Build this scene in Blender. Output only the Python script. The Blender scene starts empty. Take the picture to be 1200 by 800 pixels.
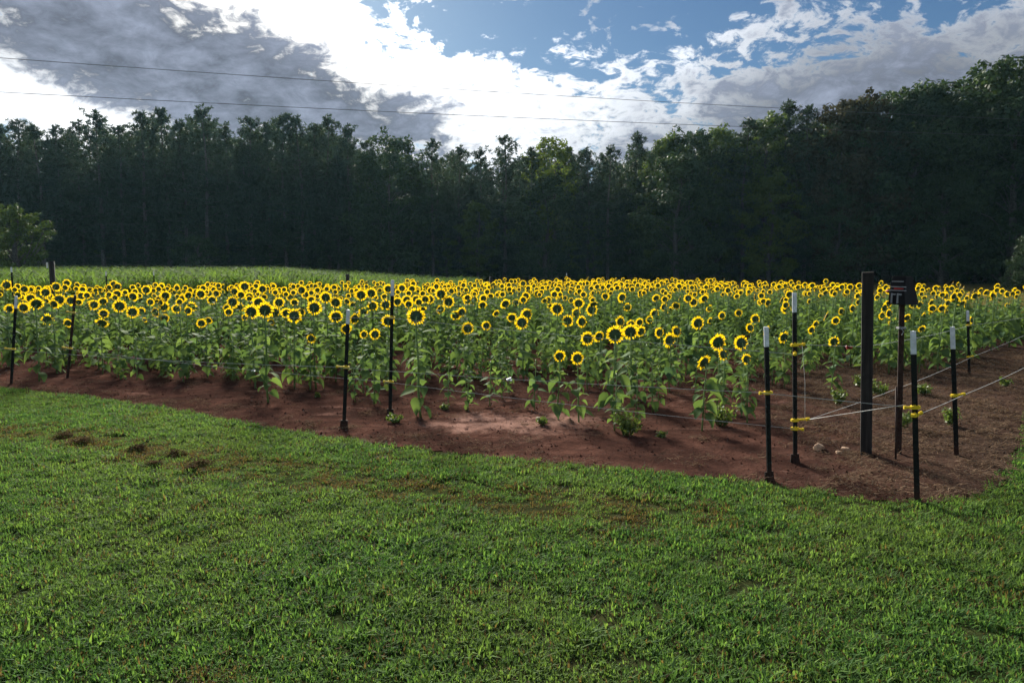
import bpy, math, random
from mathutils import Vector, Matrix, Quaternion, noise
random.seed(7)
SC = bpy.context.scene
COL = SC.collection
R = math.radians
# ------------------------------------------------------------------ camera
F = 867.0                      # focal length in photo pixels (1200 wide)
HOR = 312.0                    # horizon row
CAMZ = 1.65
PITCH = math.atan((400 - HOR) / F)
cam_d = bpy.data.cameras.new('camera')
cam = bpy.data.objects.new('camera', cam_d)
COL.objects.link(cam)
cam_d.sensor_width = 36
cam_d.lens = F / 1200 * 36
cam_d.clip_end = 3000
cam_d.clip_start = 0.05
cam.location = (0, 0, CAMZ)
cam.rotation_euler = (R(90) - PITCH, 0, 0)
SC.camera = cam
CP, SP = math.cos(PITCH), math.sin(PITCH)


def ray(px, py):
    a, b = (px - 600) / F, (400 - py) / F
    return Vector((a, CP + b * SP, -SP + b * CP))


def G(px, py, z=0.0):                 # where a pixel's ray meets the ground
    r = ray(px, py)
    t = (z - CAMZ) / r.z
    return Vector((r.x * t, r.y * t, z))


def at(px, py, Y):                    # point of a pixel's ray at distance Y
    r = ray(px, py)
    t = Y / r.y
    return Vector((r.x * t, Y, CAMZ + r.z * t))


def azel(px, py):
    r = ray(px, py).normalized()
    return math.degrees(math.atan2(r.x, r.y)), math.degrees(math.asin(r.z))


# ------------------------------------------------------------------ light
SUN_AZ, SUN_EL = -17.0, 23.0          # degrees right of +Y, above horizon
SKY_STRENGTH = 0.12
SC.view_settings.view_transform = 'Standard'
SC.view_settings.look = 'None'
SC.view_settings.gamma = 1
SC.view_settings.use_curve_mapping = False
SC.view_settings.exposure = 1.62
sd = bpy.data.lights.new('sun', 'SUN')
sd.energy = 4.9
sd.angle = R(14)
sd.color = (1.0, 0.93, 0.82)
so = bpy.data.objects.new('sun', sd)
COL.objects.link(so)
sdir = Vector((math.sin(R(SUN_AZ)) * math.cos(R(SUN_EL)), math.cos(R(SUN_AZ)) * math.cos(R(SUN_EL)), math.sin(R(SUN_EL))))
so.rotation_euler = sdir.to_track_quat('Z', 'Y').to_euler()
so.location = (0, 0, 30)


class NT:                              # small node builder
    def __init__(s, tree):
        s.t = tree
        tree.nodes.clear()

    def n(s, typ, **kw):
        nd = s.t.nodes.new(typ)
        for k, v in kw.items():
            setattr(nd, k, v)
        return nd

    def put(s, sock, v):
        if hasattr(v, 'is_linked') or isinstance(v, bpy.types.NodeSocket):
            s.t.links.new(v, sock)
        else:
            sock.default_value = v

    def m(s, op, a, b=None, c=None, clamp=False):
        nd = s.n('ShaderNodeMath', operation=op, use_clamp=clamp)
        for i, v in enumerate((a, b, c)):
            if v is not None:
                s.put(nd.inputs[i], v)
        return nd.outputs[0]

    def vm(s, op, a, b=None):
        nd = s.n('ShaderNodeVectorMath', operation=op)
        s.put(nd.inputs[0], a)
        if b is not None:
            s.put(nd.inputs[1], b)
        return nd

    def sstep(s, v, a, b, lo=0.0, hi=1.0):
        nd = s.n('ShaderNodeMapRange', interpolation_type='SMOOTHSTEP')
        s.put(nd.inputs[0], v)
        for i, q in enumerate((a, b, lo, hi)):
            s.put(nd.inputs[1 + i], q)
        return nd.outputs[0]

    def noise(s, vec, scale, detail=4, rough=0.55, dist=0.0, col=False):
        nd = s.n('ShaderNodeTexNoise')
        if vec is not None:
            s.put(nd.inputs['Vector'], vec)
        nd.inputs['Scale'].default_value = scale
        nd.inputs['Detail'].default_value = detail
        nd.inputs['Roughness'].default_value = rough
        nd.inputs['Distortion'].default_value = dist
        return nd.outputs['Color' if col else 'Fac']

    def mix(s, f, a, b):
        nd = s.n('ShaderNodeMix', data_type='RGBA')
        s.put(nd.inputs[0], f)
        for i, v in ((6, a), (7, b)):
            s.put(nd.inputs[i], v if not isinstance(v, tuple) or len(v) == 4 else (*v, 1))
        return nd.outputs[2]


world = bpy.data.worlds.new('World')
SC.world = world
world.use_nodes = True
world.cycles.sampling_method = 'MANUAL'
world.cycles.sample_map_resolution = 256
W = NT(world.node_tree)
tc = W.n('ShaderNodeTexCoord')
dirv = tc.outputs['Generated']
sep = W.n('ShaderNodeSeparateXYZ')
W.put(sep.inputs[0], dirv)
DX, DY, DZ = sep.outputs
az = W.m('DEGREES', W.m('ARCTAN2', DX, DY))
el = W.m('DEGREES', W.m('ARCSINE', DZ))
zc = W.m('ADD', W.m('MAXIMUM', DZ, 0.0), 0.38)
cmb = W.n('ShaderNodeCombineXYZ')
W.put(cmb.inputs[0], W.m('DIVIDE', DX, zc))
W.put(cmb.inputs[1], W.m('DIVIDE', DY, zc))
cp = cmb.outputs[0]                    # point on the cloud layer
wrp = W.vm('MULTIPLY', W.vm('SUBTRACT', W.noise(cp, 5.0, 3, 0.6, col=True), (0.5, 0.5, 0.5)).outputs[0], (0.11, 0.11, 0)).outputs[0]
cpw = W.vm('ADD', cp, wrp).outputs[0]
big = W.noise(cpw, 2.2, 4, 0.55)
mid = W.noise(cpw, 8.0, 6, 0.58)
fine = W.noise(cpw, 26.0, 6, 0.62)
f1 = W.m('SUBTRACT', big, 0.5)
f2 = W.m('SUBTRACT', mid, 0.5)
f3 = W.m('SUBTRACT', fine, 0.5)


def blob(px, py, wx, wy, ang=0.0):     # soft patch of cloud round a direction of the sky
    a0, e0 = azel(px, py)
    k = 180 / math.pi / F
    da = W.m('SUBTRACT', az, a0)
    de = W.m('SUBTRACT', el, e0)
    c, s_ = math.cos(R(ang)), math.sin(R(ang))
    u = W.m('DIVIDE', W.m('ADD', W.m('MULTIPLY', da, c), W.m('MULTIPLY', de, s_)), wx * k)
    v = W.m('DIVIDE', W.m('SUBTRACT', W.m('MULTIPLY', de, c), W.m('MULTIPLY', da, s_)), wy * k)
    q = W.m('ADD', W.m('MULTIPLY', u, u), W.m('MULTIPLY', v, v))
    return W.m('EXPONENT', W.m('MULTIPLY', q, -1.0))


def add(*a):
    r = a[0]
    for x in a[1:]:
        r = W.m('ADD', r, x)
    return r


def mul(a, b):
    return W.m('MULTIPLY', a, b)


sunv = W.vm('DOT_PRODUCT', dirv, tuple(sdir)).outputs['Value']
sang = W.m('DEGREES', W.m('ARCCOSINE', W.m('MINIMUM', sunv, 0.99999)))
glow = W.m('EXPONENT', W.m('MULTIPLY', W.m('POWER', W.m('DIVIDE', sang, 18.0), 2.0), -1.0))
# cloud cover: broken nearly everywhere, a gap of blue up in the middle
cover = add(0.56, mul(f1, 1.4), mul(f2, 2.3), mul(f3, 2.2))
cover = add(cover, mul(blob(640, 34, 170, 46, -6), -0.36), mul(blob(900, -10, 260, 40, 4), -0.36), mul(blob(1120, 14, 170, 22, 6), -0.22), mul(blob(545, 0, 80, 40), -0.25),
            mul(blob(300, 90, 270, 110), 0.55), mul(blob(40, 50, 190, 90), 0.45), mul(blob(960, 125, 330, 46, 8), 0.60), mul(blob(560, 132, 150, 32), 0.50), mul(blob(840, 50, 90, 24, 10), 0.22))
cfac = W.sstep(cover, 0.36, 0.74)
# thick dark masses
thick = add(mul(f1, 1.6), mul(f2, 2.1), mul(f3, 1.8), 0.17)
thick = add(thick, mul(blob(70, 32, 230, 75, -8), 0.52), mul(blob(240, 84, 210, 58, -10), 0.46), mul(blob(410, 132, 150, 46, -10), 0.56),
            mul(blob(900, 146, 280, 44, 9), 0.50), mul(blob(1150, 110, 200, 50, 0), 0.34),
            mul(blob(420, 5, 130, 50, -24), -0.75), mul(blob(10, 120, 130, 28, -12), -0.85), mul(blob(610, 110, 80, 60), -0.65), mul(blob(560, 70, 90, 40), -0.4), mul(blob(850, 50, 180, 26, 8), -0.10))
tfac = W.sstep(thick, 0.04, 0.80)
skyt = W.n('ShaderNodeTexSky', sky_type='NISHITA', sun_disc=False)
skyt.sun_elevation = R(SUN_EL)
skyt.sun_rotation = R(SUN_AZ)
skyt.air_density = 1.0
skyt.dust_density = 0.4
skyt.ozone_density = 2.0
skyc = W.vm('MULTIPLY', skyt.outputs[0], (SKY_STRENGTH * 0.105, SKY_STRENGTH * 0.142, SKY_STRENGTH * 0.178)).outputs[0]
bright = add(0.24, mul(glow, 0.65), mul(f2, 0.50), mul(f3, 0.60))
wcol = W.vm('SCALE', W.mix(glow, (0.93, 0.99, 1.08), (1.0, 0.97, 0.90)))
W.put(wcol.inputs['Scale'], bright)
dk = add(0.074, mul(f1, 0.07), mul(f2, 0.17), mul(f3, 0.13), mul(glow, 0.012))
dcol = W.vm('SCALE', (0.86, 0.98, 1.28))
W.put(dcol.inputs['Scale'], dk)
cloudc = W.mix(tfac, wcol.outputs[0], dcol.outputs[0])
fin = W.mix(cfac, skyc, cloudc)
bg = W.n('ShaderNodeBackground')
W.put(bg.inputs[0], fin)
bg.inputs[1].default_value = 1.0
wo = W.n('ShaderNodeOutputWorld')
W.t.links.new(bg.outputs[0], wo.inputs[0])

# ------------------------------------------------------------------ helpers


class MB:
    def __init__(s):
        s.v, s.f, s.mi = [], [], []

    def face(s, pts, mi=0):
        i = len(s.v)
        s.v.extend(pts)
        s.f.append(tuple(range(i, i + len(pts))))
        s.mi.append(mi)

    def box(s, cx, cy, cz, sx, sy, sz, mi=0, M=None, taper=1.0):
        P = []
        for dz in (-1, 1):
            k = taper if dz > 0 else 1
            for dx, dy in ((-1, -1), (1, -1), (1, 1), (-1, 1)):
                p = Vector((cx + dx * sx / 2 * k, cy + dy * sy / 2 * k, cz + dz * sz / 2))
                P.append(M @ p if M else p)
        i = len(s.v)
        s.v.extend(P)
        for q in ((3, 2, 1, 0), (4, 5, 6, 7), (0, 1, 5, 4), (1, 2, 6, 5), (2, 3, 7, 6), (3, 0, 4, 7)):
            s.f.append(tuple(i + k for k in q))
            s.mi.append(mi)

    def tube(s, pts, rads, n=6, mi=0, cap=True):
        pts = [Vector(p) for p in pts]
        i0 = len(s.v)
        up = Vector((0.13, 0.9, 0.4))
        for k, p in enumerate(pts):
            t = (pts[min(k + 1, len(pts) - 1)] - pts[max(k - 1, 0)]).normalized()
            a = t.cross(up)
            if a.length < 1e-3:
                a = t.cross(Vector((1, 0, 0)))
            a.normalize()
            b = t.cross(a)
            r = rads[k] if isinstance(rads, (list, tuple)) else rads
            for j in range(n):
                th = 2 * math.pi * j / n
                s.v.append(p + a * (r * math.cos(th)) + b * (r * math.sin(th)))
        for k in range(len(pts) - 1):
            for j in range(n):
                a0 = i0 + k * n + j
                a1 = i0 + k * n + (j + 1) % n
                s.f.append((a0, a1, a1 + n, a0 + n))
                s.mi.append(mi)
        if cap:
            s.f.append(tuple(i0 + j for j in range(n))[::-1])
            s.f.append(tuple(i0 + (len(pts) - 1) * n + j for j in range(n)))
            s.mi += [mi, mi]

    def extend(s, o, M=None, mi=None):
        i = len(s.v)
        s.v.extend([M @ p for p in o.v] if M else o.v)
        s.f.extend(tuple(i + k for k in q) for q in o.f)
        s.mi.extend(o.mi if mi is None else [mi] * len(o.f))

    def mesh(s, name, mats, smooth=False):
        me = bpy.data.meshes.new(name)
        me.from_pydata([tuple(p) for p in s.v], [], s.f)
        for m_ in (mats if isinstance(mats, (list, tuple)) else [mats]):
            me.materials.append(m_)
        if any(s.mi):
            me.polygons.foreach_set('material_index', s.mi)
        if smooth:
            me.polygons.foreach_set('use_smooth', [True] * len(s.f))
        me.update()
        return me

    def build(s, name, mats, parent=None, smooth=False, loc=None):
        return link(name, s.mesh(name, mats, smooth), parent, loc)


def link(name, me, parent=None, loc=None):
    o = bpy.data.objects.new(name, me)
    COL.objects.link(o)
    if parent:
        o.parent = parent
    if loc is not None:
        o.location = loc
    return o


def tag(o, label=None, cat=None, group=None, kind=None):
    for k, v in (('label', label), ('category', cat), ('group', group), ('kind', kind)):
        if v:
            o[k] = v
    return o


def thing(name, label, cat, loc=(0, 0, 0), group=None):
    o = link(name, None, None, loc)
    o.empty_display_size = 0.1
    return tag(o, label, cat, group)


def rnd(a, b):
    return random.uniform(a, b)


def material(name, build):
    m_ = bpy.data.materials.new(name)
    m_.use_nodes = True
    t = NT(m_.node_tree)
    out = t.n('ShaderNodeOutputMaterial')
    sh, disp = build(t)
    t.t.links.new(sh, out.inputs[0])
    return m_


def princ(t, col, rough=0.8, metal=0.0, spec=0.3, bump=None, bdist=0.01, bstr=0.6):
    p = t.n('ShaderNodeBsdfPrincipled')
    t.put(p.inputs['Base Color'], col if not isinstance(col, tuple) else (*col[:3], 1))
    t.put(p.inputs['Roughness'], rough)
    p.inputs['Metallic'].default_value = metal
    p.inputs['Specular IOR Level'].default_value = spec
    if bump is not None:
        b = t.n('ShaderNodeBump')
        b.inputs['Strength'].default_value = bstr
        b.inputs['Distance'].default_value = bdist
        t.put(b.inputs['Height'], bump)
        t.t.links.new(b.outputs[0], p.inputs['Normal'])
    return p.outputs[0]


def pos(t):
    return t.n('ShaderNodeNewGeometry').outputs['Position']


def plain(name, col, rough=0.6, metal=0.0, spec=0.3, var=0.25, scale=30.0, bump=0.002):
    def b(t):
        tcn = t.n('ShaderNodeTexCoord').outputs['Object']
        nz = t.noise(tcn, scale, 5, 0.6)
        c2 = tuple(c * (1 - var) for c in col)
        c3 = tuple(min(1, c * (1 + var)) for c in col)
        return princ(t, t.mix(t.sstep(nz, 0.3, 0.7), c2, c3), rough, metal, spec, nz, bump, 0.5), None
    return material(name, b)


def leafy(name, c1, c2, c3, transl=0.35, rough=0.5, spec=0.35, pscale=3.0, tcol=None):
    """thin leaf: three tones by random + position, part of the light passes through"""
    def b(t):
        oi = t.n('ShaderNodeObjectInfo')
        ge = t.n('ShaderNodeNewGeometry')
        rv = t.m('FRACT', t.m('ADD', oi.outputs['Random'], ge.outputs['Random Per Island']))
        nz = t.noise(ge.outputs['Position'], pscale, 3, 0.6)
        c = t.mix(t.sstep(rv, 0.1, 0.9), c1, c2)
        c = t.mix(t.sstep(nz, 0.50, 0.72), c, c3)
        p = princ(t, c, rough, 0, spec)
        tr = t.n('ShaderNodeBsdfTranslucent')
        if tcol:
            t.put(tr.inputs[0], (*tcol, 1))
        else:
            t.put(tr.inputs[0], t.mix(0.5, c, t.vm('MULTIPLY', c, (2.2, 2.0, 0.7)).outputs[0]))
        ms = t.n('ShaderNodeMixShader')
        ms.inputs[0].default_value = transl
        t.t.links.new(p, ms.inputs[1])
        t.t.links.new(tr.outputs[0], ms.inputs[2])
        return ms.outputs[0], None
    return material(name, b)


M = {}
M['sf_leaf'] = leafy('sunflower_leaf', (0.074, 0.132, 0.046), (0.110, 0.176, 0.060), (0.054, 0.110, 0.062), 0.33, 0.8, 0.03, 2.5)
M['sf_stem'] = leafy('sunflower_stem', (0.15, 0.25, 0.08), (0.20, 0.30, 0.11), (0.14, 0.23, 0.08), 0.1, 0.6)
M['bract'] = leafy('sunflower_bract', (0.030, 0.072, 0.032), (0.046, 0.095, 0.040), (0.032, 0.078, 0.040), 0.08, 0.6)
M['petal'] = leafy('sunflower_petal', (0.56, 0.37, 0.006), (0.64, 0.45, 0.010), (0.52, 0.31, 0.005), 0.44, 0.8, 0.02, 4.0, (0.72, 0.50, 0.008))
M['disc'] = plain('sunflower_disc', (0.035, 0.018, 0.010), 0.9, var=0.5, scale=60)
M['pine'] = leafy('pine_needles', (0.026, 0.046, 0.030), (0.038, 0.062, 0.036), (0.022, 0.044, 0.036), 0.22, 0.6, 0.1, 0.25)
M['oak'] = leafy('broad_leaves', (0.024, 0.048, 0.022), (0.042, 0.072, 0.028), (0.022, 0.046, 0.030), 0.20, 0.6, 0.08, 0.22)
M['oak_mid'] = leafy('mid_broad_leaves', (0.045, 0.080, 0.022), (0.075, 0.115, 0.028), (0.040, 0.072, 0.028), 0.34, 0.6, 0.1, 0.25)
M['oak_light'] = leafy('pale_broad_leaves', (0.06, 0.10, 0.025), (0.10, 0.14, 0.03), (0.07, 0.10, 0.03), 0.4, 0.7, 0.03, 0.5)
M['oak_brown'] = leafy('russet_leaves', (0.040, 0.040, 0.026), (0.055, 0.052, 0.030), (0.034, 0.043, 0.027), 0.2, 0.8, 0.02, 0.3)
M['bark'] = plain('bark', (0.09, 0.084, 0.076), 0.95, var=0.5, scale=9, bump=0.03)
M['weed'] = leafy('weed_leaves', (0.07, 0.12, 0.03), (0.11, 0.16, 0.04), (0.08, 0.10, 0.03), 0.35, 0.6)
M['crop'] = leafy('crop_leaves', (0.060, 0.115, 0.030), (0.098, 0.165, 0.040), (0.066, 0.115, 0.036), 0.42, 0.8, 0.02, 0.4)
M['dry'] = leafy('dry_grass', (0.16, 0.13, 0.06), (0.12, 0.12, 0.045), (0.10, 0.12, 0.04), 0.3, 0.8, 0.1, 0.3)
M['straw'] = leafy('straw', (0.10, 0.066, 0.046), (0.17, 0.12, 0.08), (0.07, 0.046, 0.032), 0.1, 1.0, 0.0, 5)
M['deadgrass'] = leafy('dead_clippings', (0.042, 0.029, 0.018), (0.075, 0.054, 0.030), (0.036, 0.028, 0.018), 0.1, 1.0, 0.0, 5)


def post_b(t):
    o = t.n('ShaderNodeTexCoord').outputs['Object']
    n1 = t.noise(o, 22, 5, 0.65)
    n2 = t.noise(o, 6, 4, 0.6)
    sz = t.n('ShaderNodeSeparateXYZ')
    t.put(sz.inputs[0], o)
    c = t.mix(t.sstep(n1, 0.3, 0.7), (0.009, 0.011, 0.011), (0.020, 0.022, 0.021))
    c = t.mix(t.m('MULTIPLY', t.sstep(n1, 0.60, 0.70), t.sstep(n2, 0.45, 0.6)), c, (0.075, 0.032, 0.018))
    mud = t.m('MULTIPLY', t.sstep(t.m('ADD', sz.outputs[2], t.m('MULTIPLY', n1, 0.16)), 0.06, 0.26, 1.0, 0.0), 0.75)
    c = t.mix(mud, c, (0.070, 0.036, 0.026))
    return princ(t, c, 0.75, 0, 0.12, n1, 0.002, 0.5), None


M['post_black'] = material('black_post_paint', post_b)
M['post_white'] = plain('white_post_paint', (0.68, 0.72, 0.76), 0.5, var=0.14, scale=25)
M['post_rust'] = plain('rusty_post', (0.036, 0.019, 0.014), 0.85, var=0.5, scale=30)
M['insul'] = plain('yellow_plastic', (0.74, 0.54, 0.03), 0.75, spec=0.1, var=0.12, scale=20)
M['wire'] = plain('fence_wire', (0.46, 0.47, 0.46), 0.7, var=0.15)
M['cable'] = plain('overhead_cable', (0.07, 0.07, 0.075), 0.6)
M['black_plastic'] = plain('black_plastic', (0.010, 0.010, 0.013), 0.6, spec=0.2, var=0.3, scale=20, bump=0.0005)
M['grey_trim'] = plain('grey_plastic', (0.30, 0.31, 0.33), 0.4, var=0.2)
M['red'] = plain('red_plastic', (0.45, 0.03, 0.03), 0.5, var=0.2)
M['white_plastic'] = plain('white_plastic', (0.75, 0.77, 0.80), 0.4, var=0.05)
M['panel_glass'] = plain('solar_cells', (0.012, 0.016, 0.035), 0.12, spec=0.6, var=0.2, bump=0.0)
M['stone'] = plain('tan_stone', (0.42, 0.28, 0.18), 0.9, var=0.35, scale=14, bump=0.02)


def wood_b(t):
    o = t.n('ShaderNodeTexCoord').outputs['Object']
    st = t.vm('MULTIPLY', o, (38, 38, 2.2)).outputs[0]
    nz = t.noise(st, 1.0, 6, 0.65, 0.4)
    bl = t.noise(o, 5, 4, 0.6)
    c = t.mix(t.sstep(nz, 0.3, 0.7), (0.018, 0.017, 0.017), (0.045, 0.041, 0.038))
    c = t.mix(t.sstep(bl, 0.45, 0.75), c, (0.018, 0.017, 0.018))
    return princ(t, c, 0.9, 0, 0.2, nz, 0.006, 0.8), None


M['wood'] = material('weathered_wood', wood_b)


def soil_b(t):
    p = pos(t)
    n1 = t.noise(p, 0.7, 4, 0.6)
    n2 = t.noise(p, 5, 6, 0.65)
    n3 = t.noise(p, 42, 5, 0.7)
    n4 = t.noise(t.vm('MULTIPLY', p, (0.8, 2.4, 1)).outputs[0], 1.5, 5, 0.6, 0.6)
    c = t.mix(t.sstep(n2, 0.3, 0.72), (0.048, 0.024, 0.019), (0.096, 0.048, 0.036))
    c = t.mix(t.sstep(n1, 0.46, 0.66), c, (0.038, 0.021, 0.017))
    c = t.mix(t.sstep(n4, 0.58, 0.74), c, (0.155, 0.085, 0.066))
    c = t.mix(t.sstep(n3, 0.52, 0.74), c, (0.028, 0.015, 0.012))
    # worn pale patch of washed clay in front of the plants
    wp = t.vm('SUBTRACT', p, tuple(G(600, 497))).outputs[0]
    wd = t.vm('LENGTH', t.vm('MULTIPLY', t.vm('ADD', wp, t.vm('MULTIPLY', t.vm('SUBTRACT', t.noise(p, 2.6, 4, 0.6, col=True), (0.5, 0.5, 0.5)).outputs[0], (1.6, 1.2, 0)).outputs[0]).outputs[0], (0.75, 1.5, 0)).outputs[0]).outputs['Value']
    c = t.mix(t.m('MULTIPLY', t.sstep(wd, 0.2, 0.95, 1.0, 0.0), t.sstep(n2, 0.3, 0.6)), c, (0.27, 0.160, 0.128))
    # the bare headland by the corner carries grey-brown plant litter
    sx = t.n('ShaderNodeSeparateXYZ')
    t.put(sx.inputs[0], p)
    lit = t.sstep(t.m('SUBTRACT', t.m('ADD', sx.outputs[0], t.m('MULTIPLY', n2, 2.2)), t.m('MULTIPLY', sx.outputs[1], 0.20)), 2.2, 3.8)
    c = t.mix(t.m('MULTIPLY', lit, 0.75), c, t.mix(t.sstep(n3, 0.35, 0.65), (0.028, 0.020, 0.016), (0.070, 0.049, 0.036)))
    h = t.m('ADD', t.m('MULTIPLY', n2, 0.8), t.m('MULTIPLY', n3, 0.5))
    return princ(t, c, 1.0, 0, 0.0, h, 0.045, 0.9), None


M['soil'] = material('red_clay_soil', soil_b)


def ground_b(t):
    p = pos(t)
    n1 = t.noise(p, 0.25, 4, 0.6)
    n2 = t.noise(p, 7, 6, 0.7)
    c = t.mix(t.sstep(n2, 0.3, 0.7), (0.014, 0.022, 0.008), (0.034, 0.044, 0.015))
    c = t.mix(t.sstep(n1, 0.45, 0.7), c, (0.050, 0.042, 0.022))
    return princ(t, c, 1.0, 0, 0.0, n2, 0.04, 0.8), None


M['ground'] = material('rough_pasture', ground_b)

# brown streak of clippings across the lawn, in metres on the ground
STREAK = [G(-60, 500), G(80, 513), G(235, 540), G(450, 570), G(640, 592), G(800, 605)]


def lawn_b(t):
    ge = t.n('ShaderNodeNewGeometry')
    p = ge.outputs['Position']
    oi = t.n('ShaderNodeObjectInfo')
    rv = t.m('FRACT', t.m('ADD', oi.outputs['Random'], ge.outputs['Random Per Island']))
    n1 = t.noise(p, 0.55, 3, 0.55)
    n2 = t.noise(p, 3.2, 4, 0.6)
    c = t.mix(t.sstep(rv, 0.0, 0.8), (0.036, 0.090, 0.030), (0.088, 0.166, 0.046))
    c = t.mix(t.sstep(rv, 0.78, 1.0), c, (0.140, 0.220, 0.055))
    c = t.mix(t.m('MULTIPLY', t.sstep(n1, 0.38, 0.66), 0.55), c, (0.115, 0.160, 0.048))
    c = t.mix(t.m('MULTIPLY', t.sstep(n2, 0.50, 0.70), 0.65), c, (0.026, 0.066, 0.022))
    dead = t.m('LESS_THAN', t.m('FRACT', t.m('MULTIPLY', rv, 13.7)), 0.07)
    # worn, browned line where clippings lie
    sp_ = t.n('ShaderNodeSeparateXYZ')
    t.put(sp_.inputs[0], p)
    best = None
    for a, b in zip(STREAK, STREAK[1:]):
        ab = b - a
        L2 = ab.x ** 2 + ab.y ** 2
        dx = t.m('SUBTRACT', sp_.outputs[0], a.x)
        dy = t.m('SUBTRACT', sp_.outputs[1], a.y)
        k = t.m('DIVIDE', t.m('ADD', t.m('MULTIPLY', dx, ab.x), t.m('MULTIPLY', dy, ab.y)), L2, clamp=True)
        ex = t.m('SUBTRACT', dx, t.m('MULTIPLY', k, ab.x))
        ey = t.m('SUBTRACT', dy, t.m('MULTIPLY', k, ab.y))
        d = t.m('SQRT', t.m('ADD', t.m('MULTIPLY', ex, ex), t.m('MULTIPLY', ey, ey)))
        best = d if best is None else t.m('MINIMUM', best, d)
    line = t.m('MULTIPLY', t.sstep(best, 0.08, 0.50, 1.0, 0.0), t.sstep(n2, 0.38, 0.62))
    n5 = t.noise(p, 1.3, 4, 0.6)
    line = t.m('MAXIMUM', line, t.m('MULTIPLY', t.sstep(n5, 0.56, 0.72), 0.7))
    dead = t.m('MAXIMUM', dead, t.m('LESS_THAN', t.m('FRACT', t.m('MULTIPLY', rv, 7.3)), t.m('MULTIPLY', line, 0.9)))
    c = t.mix(dead, c, t.mix(rv, (0.060, 0.042, 0.022), (0.120, 0.085, 0.040)))
    pr = princ(t, c, 0.75, 0, 0.04)
    tr = t.n('ShaderNodeBsdfTranslucent')
    t.put(tr.inputs[0], t.vm('MULTIPLY', c, (1.55, 1.6, 0.85)).outputs[0])
    ms = t.n('ShaderNodeMixShader')
    ms.inputs[0].default_value = 0.4
    t.t.links.new(pr, ms.inputs[1])
    t.t.links.new(tr.outputs[0], ms.inputs[2])
    return ms.outputs[0], None


M['lawn'] = material('lawn_blades', lawn_b)

# ---------------- scatter by geometry nodes, for uncountable stuff only


def scatter(name, pts, meshes, label, cat):
    """pts: (x, y, z, (rx, ry, rz), scale, index)"""
    pc = bpy.data.collections.new(name + '_sources')
    for i, me in enumerate(meshes):
        pc.objects.link(bpy.data.objects.new('%s_source_%02d' % (name, i), me))
    me = bpy.data.meshes.new(name)
    me.from_pydata([p[:3] for p in pts], [], [])
    a = me.attributes.new('rot', 'FLOAT_VECTOR', 'POINT')
    a.data.foreach_set('vector', [c for p in pts for c in p[3]])
    a = me.attributes.new('scl', 'FLOAT', 'POINT')
    a.data.foreach_set('value', [p[4] for p in pts])
    a = me.attributes.new('idx', 'INT', 'POINT')
    a.data.foreach_set('value', [p[5] for p in pts])
    o = link(name, me)
    tag(o, label, cat, None, 'stuff')
    g = bpy.data.node_groups.new(name, 'GeometryNodeTree')
    g.interface.new_socket('Geometry', in_out='INPUT', socket_type='NodeSocketGeometry')
    g.interface.new_socket('Geometry', in_out='OUTPUT', socket_type='NodeSocketGeometry')
    gi, go = g.nodes.new('NodeGroupInput'), g.nodes.new('NodeGroupOutput')
    iop = g.nodes.new('GeometryNodeInstanceOnPoints')
    ci = g.nodes.new('GeometryNodeCollectionInfo')
    ci.inputs['Collection'].default_value = pc
    ci.inputs['Separate Children'].default_value = True
    ci.inputs['Reset Children'].default_value = True

    def attr(nm, ty):
        n_ = g.nodes.new('GeometryNodeInputNamedAttribute')
        n_.data_type = ty
        n_.inputs['Name'].default_value = nm
        return n_.outputs['Attribute']
    L = g.links.new
    L(gi.outputs[0], iop.inputs['Points'])
    L(ci.outputs[0], iop.inputs['Instance'])
    iop.inputs['Pick Instance'].default_value = True
    L(attr('idx', 'INT'), iop.inputs['Instance Index'])
    e2r = g.nodes.new('FunctionNodeEulerToRotation')
    L(attr('rot', 'FLOAT_VECTOR'), e2r.inputs[0])
    L(e2r.outputs[0], iop.inputs['Rotation'])
    L(attr('scl', 'FLOAT'), iop.inputs['Scale'])
    L(iop.outputs[0], go.inputs[0])
    md = o.modifiers.new('scatter', 'NODES')
    md.node_group = g
    return o


def inside(poly, x, y):
    c = False
    j = len(poly) - 1
    for i in range(len(poly)):
        xi, yi = poly[i]
        xj, yj = poly[j]
        if (yi > y) != (yj > y) and x < (xj - xi) * (y - yi) / (yj - yi) + xi:
            c = not c
        j = i
    return c


# ------------------------------------------------------------------ ground
EDGE_PX = [(0, 455), (60, 461), (130, 470), (220, 484), (300, 499), (400, 515), (500, 528), (600, 538), (700, 548), (790, 557), (850, 563), (920, 573), (1000, 584),
           (1060, 589), (1100, 588), (1140, 581), (1165, 570), (1185, 552), (1200, 526)]
EDGE = [(-18.0, 16.0)] + [tuple(G(x, y).xy) for x, y in EDGE_PX]
DIRT = EDGE + [(5.6, 7.9), (7.2, 9.8), (10.2, 13.2), (16, 19.5), (17.5, 21), (12.4, 23), (8, 29), (4, 32.5), (-8, 24), (-19, 18.5)]
FIELD = [(-12, 13.2), (-7.8, 11.3), (-3.5, 9.7), (-1.3, 8.4), (0.5, 7.5), (1.1, 7.0), (2.3, 7.3), (3.1, 9.3), (4.3, 11.1), (5.4, 11.2), (6.4, 11.1), (7.7, 12.3), (10, 14.8), (12.4, 17.3), (13.6, 19.2), (11.4, 22), (7, 28.5),
         (3, 31), (-7, 23), (-17, 17.5)]


def nz3(x, y, s, o=0.0):
    return noise.noise(Vector((x * s, y * s, o)))


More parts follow.
